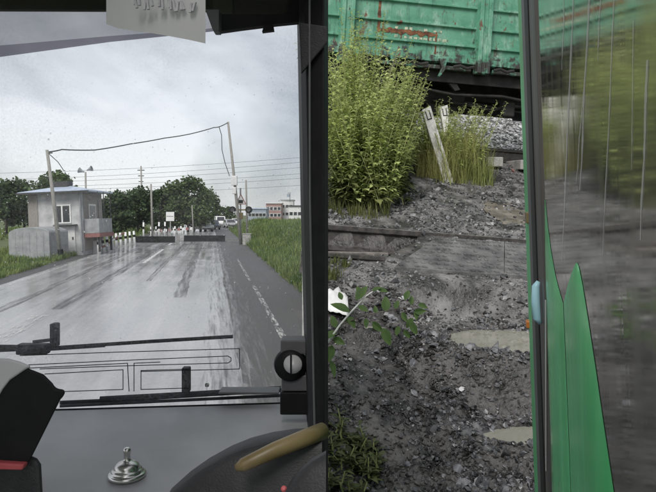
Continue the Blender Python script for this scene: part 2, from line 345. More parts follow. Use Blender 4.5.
us = frange(-.03, .42, .0075)+frange(.42, .66, .012)+frange(.66, 1.2, .06)+[1.2, 1.6, 2.2]        # x as a fraction of y: the bank fans out from its narrow foot
ys = frange(1.0, 4.6, .028)+frange(4.6, 5.2, .022)+frange(5.2, 8.6, .045)+frange(8.6, 14, .2)+frange(14, 24, .8)+[24]
h = MB()
for y in ys:
    for u in us:
        x = u*max(y, 1.0); z = hz(x, y) if y < 14 else max(-.1, hz(x, 14)-(y-14)*.6)
        if y < 1.3: z = min(z, .3)
        h.v.append((x, y, max(z, -.1)))
n = len(us)
for i in range(len(ys)-1):
    for j in range(n-1): h.f.append((i*n+j, i*n+j+1, (i+1)*n+j+1, (i+1)*n+j))
bank = tag(h.build('railway_bank', M['gravel_bed'], smooth=True), kind='structure'); bank.data.materials.append(M['mud'])
for pg in bank.data.polygons:
    c_ = pg.center; pg.material_index = 1 if (base(c_.x, c_.y)[1] < 3.95+.35*nf(c_.x*3, c_.y*3, 40)+.12*nf(c_.x*14, c_.y*14, 41) or (c_.x < .75 and RAIL_DD-.5 < base(c_.x, c_.y)[1] < RAIL_DD)) else 0
for (cx, cy, a, b), pz in zip(PUD, PUDZ):
    mb = MB(); ring = []
    for k in range(40):
        an = 2*math.pi*k/40; q = 1.30+.12*nf(3*math.cos(an), 3*math.sin(an), cx)
        ring.append((cx+a*q*math.cos(an), cy+b*q*math.sin(an), pz))
    mb.add(ring, [tuple(range(40))])
    tag(mb.build('puddle', M['water']), kind='structure')
# wet brown mud patch further up (follows the slope)
mb = MB(); nn = 18
for i in range(nn):
    for j in range(nn):
        x = 1.50+.50*j/(nn-1); y = 5.45+.75*i/(nn-1); mb.v.append((x, y, base(x, y)[0]+.003+.004*nf(x*5, y*5)))
for i in range(nn-1):
    for j in range(nn-1):
        r = ((j-nn/2)/(nn*.47))**2+((i-nn/2)/(nn*.47))**2+.3*nf(i*.3, j*.3, 2)
        if r < 1: mb.f.append((i*nn+j, i*nn+j+1, (i+1)*nn+j+1, (i+1)*nn+j))
tag(mb.build('wet_mud', M['mudfilm']), kind='structure')
# crushed stone lying on the bank
def stone_mesh(mb, c, s, rng):
    e = Matrix.Rotation(rng.random()*6.28, 3, 'Z') @ Matrix.Rotation(rng.random()*3, 3, 'X')
    sx, sy, sz = s*rng.uniform(.7,1.3), s*rng.uniform(.6,1.1), s*rng.uniform(.45,.8)
    vs = []
    for q in ((1,0,0),(-1,0,0),(0,1,0),(0,-1,0),(0,0,1),(0,0,-1),(.6,.6,.55),(-.6,.6,-.5),(.6,-.6,-.55),(-.55,-.6,.6)):
        v = Vector((q[0]*sx*rng.uniform(.8,1.2), q[1]*sy*rng.uniform(.8,1.2), q[2]*sz*rng.uniform(.8,1.2))); vs.append(Vector(c)+e @ v)
    mb.add(vs, [(0,6,4),(2,4,6),(0,2,6),(1,7,2),(1,4,2),(1,2,4),(1,5,7),(2,7,5),(0,5,2),(0,8,5),(3,5,8),(0,3,8),(3,1,5),(3,9,1),(1,9,4),(3,4,9),(3,0,4)])
rng = random.Random(3); mb = MB(); wet = MB(); UMAX = .42; pale = MB(); cnt = 0
def inpud(x, y):
    return any(((x-cx)/a)**2+((y-cy)/b)**2 < .8 for cx, cy, a, b in PUD)
while cnt < 18500:
    UMAX = .42 if cnt < 15000 else .62
    y = 2.2+5.6*rng.random()**1.25; u = rng.uniform(-.01 if UMAX < .5 else .40, UMAX); x = u*y
    if inpud(x, y): continue
    z, dd = base(x, y)
    dens = .35+.6*nf(x*1.8, y*1.8, 11)
    if dd < 4.1 and x > .55+.1*nf(y*3): dens += .55
    elif dd < 4.1: dens -= .10
    if 4.37 < dd < RAIL_DD and x > .55: dens = .10
    elif 3.9 < dd < 4.37: dens += .3
    if RAIL_DD+.1 < dd: dens += .15
    if rng.random() > dens: continue
    s = (.0045+.011*rng.random()**2)*(1+1.1*(rng.random() < .08)); 
    if dd > 5: s *= 1.35
    stone_mesh(mb if dd > 3.95+.3*nf(x*3, y*3, 40) else wet, (x, y, hz(x, y)+s*.15), s, rng); cnt += 1
tag(wet.build('wet_stones', M['wet_stone']), 'dark wet stones trodden into the mud around the puddles', 'gravel', kind='stuff')
tag(mb.build('crushed_stone', M['stone']), 'loose grey crushed stone on the upper bank below the weeds', 'gravel', kind='stuff')
clod = MB()
for k in range(11000):
    y = 2.2+1.9*rng.random(); x = rng.uniform(-.01,.42)*y
    if inpud(x, y) or rng.random() > .45+.9*nf(x*3, y*3, 17): continue
    s = rng.uniform(.006,.02); stone_mesh(clod, (x, y, hz(x, y)+s*.05), s, rng)
tag(clod.build('mud_clods', M['mud']), 'dark crumbly mud clods on the lower bank', 'mud', kind='stuff')
for k in range(7500):
    y = rng.uniform(7.8, 14) if k % 4 == 0 else rng.uniform(10.8, 14); x = rng.uniform(.10, .40)*y; s = rng.uniform(.025, .055)
    stone_mesh(pale, (x, y, hz(x, y)+s*.1), s, rng)
tag(pale.build('pale_ballast', M['stone_pale']), 'pale ballast stones lying under and behind the green wagon', 'gravel', kind='stuff')
for k, (px_, py_, s) in enumerate(((513,172,.035), (345,452,.03), (402,300,.03), (462,392,.022))):
    for dtry in [2.3+.01*q for q in range(700)]:
        v = P(px_, py_, dtry)
        if hz(v.x, v.y) >= v.z: break
    q = MB(); stone_mesh(q, (v.x, v.y, hz(v.x, v.y)+s*.3), s, rng)
    tag(q.build('stone', M['stone_pale' if k else 'redbrown']), ('reddish stone at the edge of the brown mud by the door', 'pale stone half buried in the mud beside the low weeds',
        'pale stone lying in front of the rubber crossing mat', 'pale stone among the gravel below the larger puddle')[k], 'stone')
# retaining wall holding the bank's left side
rw = empty('retaining_wall', (-.12, 3, .9), 'concrete panel retaining wall holding up the gravel bank', 'wall')
yy = 2.0; 
while yy < 13.6:
    y1 = min(yy+1.45, 13.9); z1 = max(base(0, yy+.1)[0], base(0, y1-.1)[0])+.03
    a0, a1 = -.043*yy, -.043*y1
    MB().add([(a0,yy,-.1),(a0+.07,yy,-.1),(a1+.07,y1-.012,-.1),(a1,y1-.012,-.1),(a0,yy,base(0,yy)[0]+.05),(a0+.07,yy,base(0,yy)[0]+.05),(a1+.07,y1-.012,base(0,y1)[0]+.05),(a1,y1-.012,base(0,y1)[0]+.05)],
             [(0,3,2,1),(4,5,6,7),(0,1,5,4),(1,2,6,5),(2,3,7,6),(3,0,4,7)]).build('panel', M['concrete'], rw)
    yy = y1

# ================================================================== RAILWAY on the bank
def on_line(dd0, x, k=.095):            # point on a line parallel to the rails
    y = dd0
    for _ in range(8): y = dd0+k*(x-.17*y)
    return Vector((x, y, base(x, y)[0]))
def rail(mbl, dd0, x0, x1, zoff, hscale=1, k=.095):
    a, b = on_line(dd0, x0, k), on_line(dd0, x1, k); d = (b-a).normalized(); side = Vector((-d.y, d.x, 0)).normalized(); up = d.cross(side)
    if up.z < 0: up = -up
    pts = [a+side*p+up*(q*hscale+zoff) for p, q in rail_prof()]
    mbl.prism(pts, b-a)
sid = empty('siding_rail', on_line(RAIL_DD, .4), 'rusty siding rail running along the bank, front one', 'rail')
q = MB(); rail(q, RAIL_DD, -.2, 3.2, -.187, 1.18); q.build('rail', M['rail'], sid, bevel=.004)
q = MB(); a, b = on_line(RAIL_DD, -.2), on_line(RAIL_DD, 3.2); q.box((-.03,0,0),(.03,(b-a).length,.003), Matrix.Translation(a+Vector((0,0,.0255))) @ (b-a).to_track_quat('Y','Z').to_matrix().to_4x4())
q.build('running_surface', M['rail_top'], sid)
for x in (-.05, .38): 
    p = on_line(RAIL_DD-.09, x); MB().box((-.04,-.03,-.02),(.04,.03,.035), Matrix.Translation(p+Vector((0,0,-.14)))).build('rail_clip', M['rail'], sid, bevel=.006)
ck = empty('guard_timber', on_line(RAIL_DD-.52, .1), 'low rusty guard rail and split plank in front of the siding rail', 'rail')
q = MB(); rail(q, RAIL_DD-.56, -.2, .42, -.13, .9); q.build('rail', M['rail'], ck, bevel=.004)
q = MB(); a, b = on_line(RAIL_DD-.40, -.2), on_line(RAIL_DD-.32, .46); d = b-a
q.box((-.055,0,-.02),(.055,d.length,.02), Matrix.Translation(a+Vector((0,0,-.06))) @ d.to_track_quat('Y','Z').to_matrix().to_4x4()); q.build('plank', M['sleeper'], ck, bevel=.006)
# rubber mat
mat_e = empty('crossing_mat', on_line(4.6, 1.1), 'grey rubber crossing mat with diamond tread beside the siding rail', 'mat')
def matpt(a, b, z):     # a along the rail 0..1, b from the rail towards the camera 0..1
    dd0 = RAIL_DD-.09-.62*b; x = (.90-.42*b)*(1-a)+1.95*a
    p = on_line(dd0, x); p.z += z+.012*nf(x*2.5, p.y*2.5, 30); return p
for i in range(2):
    q = MB(); na, nb = 10, 10; a0, a1 = (0, .555) if i == 0 else (.56, 1)
    for zz in (.022, -.05):
        for u in range(na+1):
            for w in range(nb+1): q.v.append(tuple(matpt(a0+(a1-a0)*u/na, w/nb, zz)))
    K = (na+1)*(nb+1)
    for u in range(na):
        for w in range(nb):
            a = u*(nb+1)+w; q.f.append((a, a+1, a+nb+2, a+nb+1)); q.f.append((K+a, K+a+nb+1, K+a+nb+2, K+a+1))
    for u in range(na):
        for w in (0, nb): a = u*(nb+1)+w; q.f.append((a, a+nb+1, K+a+nb+1, K+a))
    for w in range(nb):
        for u in (0, na): a = u*(nb+1)+w; q.f.append((a, a+1, K+a+1, K+a))
    pan = q.build('mat_panel', M['rubber'], mat_e)
    q = MB()
    nu, nw = (13, 9) if i == 0 else (10, 9)
    for u in range(nu):
        for w in range(nw):
            if rng.random() < .2: continue
            ca = a0+(a1-a0)*(u+.5+.25*(w % 2))/(nu+.4); cb = (w+.5)/nw; ha = (a1-a0)/nu*.36; hb = .36/nw
            s = 1 if w % 2 else -1
            top = [matpt(ca-ha, cb-hb*s*.2-hb*.3, .031), matpt(ca-ha*.1, cb+hb*s*.5-hb*.35, .033), matpt(ca+ha, cb+hb*.4, .031), matpt(ca-ha*.1, cb+hb*.6, .03)]
            bot = [v-Vector((0,0,.014)) for v in top]
            q.add(top+bot, [(0,1,2,3),(0,4,5,1),(1,5,6,2),(2,6,7,3),(3,7,4,0)])
    tag(q.build('tread', M['rubber'], pan), kind='stuff')

# ------------------------------------------------------------------ freight wagon
A = P(317, 51, 6.9); WYAW, WTILT = math.tan(R(6.5)), .062
ux = Vector((1, WYAW, -WTILT)).normalized(); uy = Vector((-ux.y, ux.x, 0)).normalized(); uz = ux.cross(uy); 
WM = Matrix((( *[ux[i] for i in range(0)],),)) if False else Matrix(((ux.x,uy.x,uz.x,A.x),(ux.y,uy.y,uz.y,A.y),(ux.z,uy.z,uz.z,A.z),(0,0,0,1)))
wag = bpy.data.objects.new('freight_wagon', None); col.objects.link(wag); wag.matrix_world = WM
tag(wag, 'rusty green steel freight wagon standing on the bank behind the weeds', 'freight wagon')
def wagonmat():
    m = bpy.data.materials.new('rusty green wagon paint'); m.use_nodes = True; t = m.node_tree; p = t.nodes['Principled BSDF']; L = t.links.new
    c = t.nodes.new('ShaderNodeTexCoord')
    def nz(s, st=(1,1,1), d=6, dist=0):
        q = t.nodes.new('ShaderNodeMapping'); q.inputs['Scale'].default_value = st; L(c.outputs['Object'], q.inputs[0])
        n = t.nodes.new('ShaderNodeTexNoise'); n.inputs['Scale'].default_value = s; n.inputs['Detail'].default_value = d; n.inputs['Roughness'].default_value = .65; n.inputs['Distortion'].default_value = dist; L(q.outputs[0], n.inputs['Vector']); return n.outputs['Fac']
    def ramp(f, lo, hi):
        r = t.nodes.new('ShaderNodeMapRange'); r.inputs['From Min'].default_value = lo; r.inputs['From Max'].default_value = hi; L(f, r.inputs['Value']); return r.outputs[0]
    def mix(a, b, f):
        x = t.nodes.new('ShaderNodeMix'); x.data_type = 'RGBA'
        for s, v in (('A', a), ('B', b)):
            if isinstance(v, tuple): x.inputs[s].default_value = (*v, 1)
            else: L(v, x.inputs[s])
        L(f, x.inputs['Factor']); return x.outputs['Result']
    g = mix((.055,.215,.135), (.125,.33,.225), ramp(nz(2.2, (1,1,2)), .35, .65))
    g = mix(g, (.30,.46,.37), ramp(nz(6, (1,1,.6)), .52, .72))
    g = mix(g, (.04,.13,.09), ramp(nz(7, (2.5,1,.35)), .54, .70))
    g = mix(g, (.13,.055,.028), ramp(nz(5.5, (1.6,1,.8), 10, .6), .60, .65))
    g = mix(g, (.03,.028,.022), ramp(nz(16, (1,1,.6), 8), .62, .70))
    sx = t.nodes.new('ShaderNodeSeparateXYZ'); L(c.outputs['Object'], sx.inputs[0])
    low = t.nodes.new('ShaderNodeMapRange'); low.inputs['From Min'].default_value = .26; low.inputs['From Max'].default_value = -.05; low.inputs['To Max'].default_value = .22; L(sx.outputs[2], low.inputs['Value'])
    ad = t.nodes.new('ShaderNodeMath'); ad.operation = 'ADD'; L(low.outputs[0], ad.inputs[0]); L(nz(11, (1,1,.8), 8), ad.inputs[1])
    g = mix(g, (.035,.034,.03), ramp(ad.outputs[0], .60, .72))
    L(g, p.inputs['Base Color']); p.inputs['Roughness'].default_value = .55
    b = t.nodes.new('ShaderNodeBump'); b.inputs['Strength'].default_value = .25; b.inputs['Distance'].default_value = .02; L(nz(6), b.inputs['Height']); L(b.outputs[0], p.inputs['Normal'])
    return m
M['wagon'] = wagonmat()
M['rust'] = mat('flaking rust', (.06,.025,.014), (.24,.10,.045), scale=16, rough=.85, bump=.3)
M['old_white'] = mat('flaking cream paint', (.16,.26,.18), (.50,.50,.38), scale=22, rough=.8, lo=.40, hi=.55)
M['under'] = mat('sooty underframe', (.012,.012,.012), (.035,.032,.03), scale=8, rough=.7)
wall = lbuild(MB().box((0,.03,.0),(11.6,.09,2.3)), 'side_wall', M['wagon'], wag)
lbuild(MB().box((0,.09,0),(.06,2.8,2.3)), 'end_wall', M['wagon'], wag)
lbuild(MB().box((11.54,.09,0),(11.6,2.8,2.3)), 'end_wall', M['wagon'], wag)
lbuild(MB().box((.06,2.74,0),(11.54,2.8,2.3)), 'side_wall', M['wagon'], wag)
lbuild(MB().box((0,0,-.005),(11.6,2.8,-.0)).box((0.02,-.015,.005),(11.58,.03,.075)), 'sill', M['wagon'], wag, bevel=.004)
for z0 in (.20, .42, .66, .95, 1.3, 1.7, 2.2):      # horizontal pressed bands
    lbuild(MB().prism([(0,.03,z0),(0,.0,z0+.012),(0,.0,z0+.03),(0,.03,z0+.045)], (11.6,0,0)), 'band', M['wagon'], wag)
ribx = [.33+1.64*k for k in range(7)]
for k, x in enumerate(ribx):
    lbuild(MB().prism([(x-.10,.03,-.10),(x-.075,-.07,-.10),(x-.03,-.07,-.10),(x-.02,-.045,-.10),(x+.02,-.045,-.10),(x+.03,-.07,-.10),(x+.075,-.07,-.10),(x+.10,.03,-.10)], (0,0,2.4)), 'rib', M['wagon'], wag, bevel=.006)
# hatch hinges, latches and hooks along the sill
for k in range(6):
    xb = ribx[k]
    for f in (.16, .34, .52, .70, .86):
        x = xb+1.64*f
        if f in (.34, .70):
            hk = lbuild(MB().prism([(x-.05,-.05,.04),(x+.05,-.05,.04),(x+.035,-.05,-.09),(x-.03,-.05,-.19),(x-.045,-.05,-.17),(x-.01,-.05,-.07)], (0,.045,0)), 'latch_hook', M['wagon'], wag, bevel=.005)
        else:
            lbuild(MB().tube([(x-.13,-.04,-.05),(x-.05,-.05,-.03),(x+.03,-.05,-.055),(x+.12,-.04,-.03)], .017, 6), 'latch_rod', M['under'], wag)
            lbuild(MB().box((x-.03,-.045,.0),(x+.03,-.016,.11)), 'hinge', M['wagon'], wag, bevel=.006)
    lbuild(MB().box((xb+.13,-.0,-.075),(xb+1.51,.05,-.03)), 'hatch_edge', M['wagon'], wag, bevel=.004)
# remains of the stencilled panel with rust running through it
x0 = .90
for k in range(11):
    xx = x0+k*.058; hh = .085*rng.uniform(.7,1); ww = .042*rng.uniform(.7,1.1)
    lbuild(MB().box((xx,.0265,.252),(xx+ww,.0285,.252+hh*.45)), 'painted_mark', M['old_white'], wag)
    if k % 3 != 1: lbuild(MB().box((xx,.0265,.355),(xx+ww,.0285,.355+.03*rng.uniform(.6,1.2))), 'painted_mark', M['old_white'], wag)
q = MB(); up_, dn_ = [], []
for k in range(60):
    xx = .70+.72*k/59; e_ = min(1, k/9, (59-k)/9)
    up_.append((xx,.0255,.325+e_*(.03+.03*nf(k*.22,1)+.018*nf(k*.9,4)))); dn_.append((xx,.0255,.320-e_*(.018+.03*nf(k*.2,7)+.02*nf(k*.8,9))))
for k in range(59): q.add([dn_[k],dn_[k+1],up_[k+1],up_[k]], [(0,1,2,3)])
lbuild(q, 'rust_patch', M['rust'], wag)
for xx, z0, z1, w in ((.705,.30,.78,.035),(.76,.27,.46,.018),(1.40,.10,.36,.022),(1.31,.2,.32,.014),(.98,.22,.3,.012)):
    l_ = [(xx-w*(.5+.4*nf(i*.8,xx)),.0253,z0+(z1-z0)*i/7) for i in range(8)]; r_ = [(xx+w*(.5+.4*nf(i*.8,xx,3)),.0253,z0+(z1-z0)*i/7) for i in range(8)]
    lbuild(MB().add(l_+r_, [(i,8+i,9+i,i+1) for i in range(7)]), 'rust_streak', M['rust'], wag)
# underframe
lbuild(MB().box((.1,.55,-.26),(11.5,.75,-.01)).box((.1,2.2,-.10),(11.5,2.4,-.01)).box((.1,1.3,-.26),(11.5,1.7,-.02)), 'underframe', M['under'], wag)
for k in range(7): lbuild(MB().box((ribx[k]-.08,.1,-.10),(ribx[k]+.08,2.7,-.012)), 'cross_beam', M['under'], wag)
lbuild(MB().box((.02,.10,-.20),(11.58,.13,-.012)), 'side_beam', M['under'], wag)
lbuild(MB().box((.55,.45,-.40),(1.95,.95,-.20)).box((1.45,.45,-.52),(1.85,.7,-.38)), 'brake_box', M['under'], wag, bevel=.02)
lbuild(MB().tube([(1.5,.4,-.36),(2.0,.35,-.40),(2.25,.32,-.45),(2.45,.3,-.38),(3.6,.3,-.36)], .022, 7).tube([(1.9,.36,-.36),(2.6,.36,-.43),(3.6,.4,-.42)], .015, 6), 'brake_pipe', M['under'], wag)
for bx0, bw in ((.5,.2),(2.75,.25),(3.3,.5)): lbuild(MB().prism([(bx0,.2,-.02),(bx0+bw,.2,-.02),(bx0+bw*.8,.2,-.30),(bx0+bw*.2,.2,-.34)], (0,.2,0)), 'hanger_bracket', M['under'], wag, bevel=.01)
for k in range(5): lbuild(MB().prism([(.55+.9*k,.12,-.04),(.70+.9*k,.12,-.04),(.86+.9*k,.12,-.27),(.80+.9*k,.12,-.29)], (0,.05,0)), 'strut', M['under'], wag)
lbuild(MB().tube([(1.2,.18,-.27),(1.7,.16,-.33),(2.3,.16,-.30),(2.9,.18,-.36)], .018, 7), 'air_hose', M['under'], wag)
lbuild(MB().box((2.36,.25,-.52),(2.52,.4,-.34)), 'brake_hanger', M['under'], wag, bevel=.02)
for bx_ in (1.2, 9.6):          # bogies: only the far one stands clear of the weeds
    for wx in (0, 1.85):
        for wy in (.80, 2.05):
            lbuild(MB().tube([(bx_-.75+wx if bx_ < 2 else bx_+wx, wy, -.60),(bx_-.75+wx if bx_ < 2 else bx_+wx, wy+.12, -.60)], .43, 20), 'wheel', M['under'], wag) if bx_ > 2 or wx == 0 else None
# wagon's track
trk = empty('wagon_track', on_line(7.85, 1), 'railway track with grey sleepers under the green wagon', 'track')
for k, dd0 in enumerate((7.85, 9.37)):
    q = MB(); rail(q, dd0, -.1, 7, .0, 1, WYAW); q.build('rail', M['rail'], trk)
for k in range(15):
    x = .25+.42*k; p = on_line(8.6, x, WYAW); dv = Vector((-WYAW,1,.05)).normalized()
    MB().box((-.1,-1.25,-.12),(.1,1.25,.0), Matrix.Translation(p+Vector((0,0,.025))) @ dv.to_track_quat('Y','Z').to_matrix().to_4x4()).build('sleeper', M['concrete'], trk, bevel=.01)

# ------------------------------------------------------------------ marker posts
def ground_at(px_, py_):
    d = 2.2
    while d < 12:
        v = P(px_, py_, d)
        if hz(v.x, v.y) >= v.z: return v
        d += .01
    return v
def upost(label, foot, top, w):
    e = empty('marker_post', foot, label, 'post'); ax = (top-foot); L_ = ax.length; ax.normalize()
    side = Vector((1,0,0)); side = (side-ax*side.dot(ax)).normalized(); back = ax.cross(side)
    if back.y < 0: back = -back
    Mx = Matrix(((side.x,back.x,ax.x,foot.x),(side.y,back.y,ax.y,foot.y),(side.z,back.z,ax.z,foot.z),(0,0,0,1)))
    q = MB().add([Mx @ Vector(v) for v in ((-w/2,0,-.15),(w/2,0,-.15),(w/2,.08,-.15),(-w/2,.08,-.15),(-w/2,0,L_-.02),(w/2,0,L_),(w/2,.08,L_),(-w/2,.08,L_-.02))], [(0,3,2,1),(4,5,6,7),(0,1,5,4),(1,2,6,5),(2,3,7,6),(3,0,4,7)])
    q.build('post_body', M['white_post'], e, bevel=.006)
    q = MB(); zt = L_-.045
    q.box((-.026,-.003,zt-.10),(-.016,.0,zt), Mx).box((.016,-.003,zt-.10),(.026,.0,zt), Mx).box((-.016,-.003,zt-.10),(.016,.0,zt-.088), Mx)
    q.build('painted_mark', M['black_paint'], e)
    return e
f1 = ground_at(449, 183)
upost('longer leaning whitewashed post with black U mark, in front of the dry grass', f1, P(426, 107, f1.y-.02), .105)
f2 = ground_at(456, 176)
upost('shorter whitewashed post with black U mark, half hidden in the dry grass', f2, P(443.5, 105, f2.y+.25), .10)
ft = P(452, 184, f1.y-.09); ft.z = hz(ft.x, ft.y)
tag(MB().tube([ft-Vector((0,0,.05)), ft+(P(435,133,f1.y-.06)-ft)*.5+Vector((.006,0,0)), P(435,133,f1.y-.06)], [.009,.008,.007], 6).build('wooden_stake', M['stem']), 'thin bare wooden stake leaning on the longer marked post', 'stake')

# ------------------------------------------------------------------ weeds on the bank
def leaf(mb, c, d, L_, w, droop=.3):
    d = d.normalized(); s = d.cross(Vector((0,0,1)))
    s = s.normalized() if s.length > 1e-3 else Vector((1,0,0))
    m_ = c+d*L_*.5+Vector((0,0,L_*.06)); e = c+d*L_-Vector((0,0,L_*droop))
    mb.add([c, m_-s*w*.5, e, m_+s*w*.5, m_], [(0,1,4),(1,2,4),(2,3,4),(3,0,4)])
def weed(mbl, mbs, foot, hgt, rng, lean=.15, lsize=.06, n=26, droop=.3):
    a = rng.random()*6.28; tip = foot+Vector((math.cos(a)*lean*hgt, math.sin(a)*lean*hgt*.6, hgt))
    mid = foot.lerp(tip, .5)+Vector((rng.uniform(-.03,.03), 0, .0)); mbs.tube([foot, mid, tip], [.006,.005,.002], 4, cap=False)
    for k in range(n):
        f = .12+.88*(k+rng.random())/n; p = foot.lerp(mid, f*2) if f < .5 else mid.lerp(tip, f*2-1)
        an = k*2.4+rng.random(); d = Vector((math.cos(an), math.sin(an), rng.uniform(.1,.7)))
        L_ = lsize*(1.35-.75*f)*rng.uniform(.7,1.3); leaf(mbl, p, d, L_, L_*rng.uniform(.28,.45), droop)
def thicket(name, label, leafm, spots, rngseed, **kw):
    r = random.Random(rngseed); ml, msx = MB(), MB()
    for (x, y, hh) in spots(r): weed(ml, msx, Vector((x, y, hz(x, y)-.02)), hh, r, **kw)
    e = empty(name, (0,0,0)); o = ml.build(name+'_leaves', leafm); bpy.data.objects.remove(e)
    o.name = name; tag(o, label, 'weeds', kind='stuff')
    s_ = msx.build('stems', M['stem'], o); return o
def sp1(r):
    out = []
    for k in range(290):
        y = r.uniform(5.5, 6.75); u = .024+.098*r.random()**1.1*(1 if y > 6 else .85); x = u*y
        top = (1.72-4.4*u if u < .12 else 1.15)-(.12 if y < 6 else 0)
        out.append((x, y, max(.25, top*r.uniform(.35,1.02))))
    return out
thicket('weed_thicket', 'dense yellow green leafy weeds growing in front of the wagon', M['leaf_weed'], sp1, 21, lsize=.09, n=58, lean=.36)
thicket('broad_leaved_weeds', 'darker broad leaved weeds mixed into the foot of the thicket', M['leaf_olive'], lambda r: [(r.uniform(.015,.13)*y, y, r.uniform(.2,.65)) for y in [r.uniform(5.45,6.3) for _ in range(60)]], 37, lsize=.14, n=22, lean=.4)
thicket('feathery_weeds', 'tall feathery green weeds rising at the left of the thicket', M['leaf_weed'], lambda r: [(r.uniform(.028,.07)*y, y, r.uniform(1.3,1.85)) for y in [r.uniform(6.0,6.6) for _ in range(34)]], 36, lsize=.075, n=90, lean=.1)
def sp2(r):
    return [(r.uniform(.085,.125)*y, y, r.uniform(.5,1.15)) for y in [r.uniform(6.3,6.9) for _ in range(90)]]
thicket('wispy_weeds', 'thin wispy seeding weeds between the leafy thicket and posts', M['leaf_dry'], sp2, 22, lsize=.06, n=60, lean=.3)
def drygrass(name, label, m, spots, seed, wid=.006, leanr=.45):
    r = random.Random(seed); mb = MB()
    for x, y, hh in spots(r):
        f = Vector((x, y, hz(x, y)-.02)) if y < 14 and x > -.03*y else Vector((x, y, -.02))
        for k in range(9):
            a = r.random()*6.28; l = r.uniform(.1, leanr); H = hh*r.uniform(.5,1.1); d = Vector((math.cos(a), math.sin(a), 0)); s = d.cross(Vector((0,0,1)))*wid
            b0 = f+d*r.uniform(0,.04); m1 = b0+d*l*H*.35+Vector((0,0,H*.6)); t1 = b0+d*l*H+Vector((0,0,H*(1-.25*l)))
            mb.add([b0-s, b0+s, m1+s*.7, m1-s*.7, t1], [(0,1,2,3),(3,2,4)])
    return tag(mb.build(name, m), label, 'grass', kind='stuff')
def sp3(r):
    return [((.208+.068*(r.random()+r.random()-1)*1.1)*y, y, r.uniform(.25,.80)) for k, y in [(0, r.uniform(6.62,7.15)) for _ in range(200)]]
drygrass('dry_grass', 'dry yellowish grass tuft around the marked posts', M['leaf_dry'], sp3, 31, wid=.0028, leanr=.75)
thicket('seeding_grass', 'pale seed heads rising from the dry grass by the posts', M['leaf_weed'], lambda r: [(r.uniform(.155,.238)*y, y, r.uniform(.42,.88)) for y in [r.uniform(6.8,7.15) for _ in range(130)]], 35, lsize=.07, n=44, lean=.5)
def sp4(r):
    return [(u*y, y, r.uniform(.05,.2)*(.6 if y < 5 else 1)) for u, y in [(r.uniform(.0,.10), r.uniform(5.3,6.2)) for _ in range(150)]+[(r.uniform(.0,.03), r.uniform(4.1,4.4)) for _ in range(26)]]
drygrass('short_grass', 'short olive grass along the foot of the leafy weeds', M['leaf_olive'], sp4, 32, wid=.004)
def sp5(r):
    return [(u*y, y, r.uniform(.04,.13)) for u, y in [(r.uniform(.0,.08)*(1.2 if r.random() < .3 else 1), r.uniform(2.2,2.68)) for _ in range(44)]]
thicket('low_weeds', 'low dark green weeds at the foot of the muddy bank', M['leaf_low'], sp5, 33, lsize=.06, n=12, droop=.1)
# sapling with single leaves
sp = ground_at(331, 352)
sap = empty('sapling', sp, 'young leafy sapling with a bleached stem bending over the mud', 'sapling')
stem = [P(326,345,2.75), P(340,325,2.72), P(352,311,2.70), P(366,296,2.70), P(378,288,2.72)]
stem2 = [P(340,325,2.72), P(362,316,2.68), P(392,310,2.66), P(418,306,2.68)]
stem0 = [Vector((stem[0].x-.02, 2.77, hz(max(stem[0].x-.02,-.02), 2.77)-.03)), stem[0]]
MB().tube(stem0+stem[1:], [.006,.005,.0045,.004,.003,.002], 6).build('stem', M['white_post'], sap)
MB().tube(stem2, [.0035,.003,.002,.0015], 6).build('twig', M['bark'], sap)
lm = bpy.data.meshes.new('leaf')
lv = [(0,0,0),(.03,.5,.0),(0,1,-.1),(-.03,.5,0)]
prof = [(0,0),(.16,.14),(.26,.34),(.25,.55),(.15,.8),(0,1.0)]
vsx = [(0,y,-.12*y*y) for x, y in prof]+[(x,y,.07*x/.26-.12*y*y) for x, y in prof[1:-1]]+[(-x,y,.07*x/.26-.12*y*y) for x, y in prof[1:-1]]
fsx = []
for side, k in ((1,6),(-1,10)):
    fsx.append((0,k,1) if side > 0 else (0,1,k))
    for i in range(3): fsx.append((1+i,k+i,k+i+1,2+i) if side > 0 else (1+i,2+i,k+i+1,k+i))
    fsx.append((4,k+3,5) if side > 0 else (4,5,k+3))
lm.from_pydata(vsx, [], fsx); lm.materials.append(M['leaf_fresh'])
r = random.Random(5)
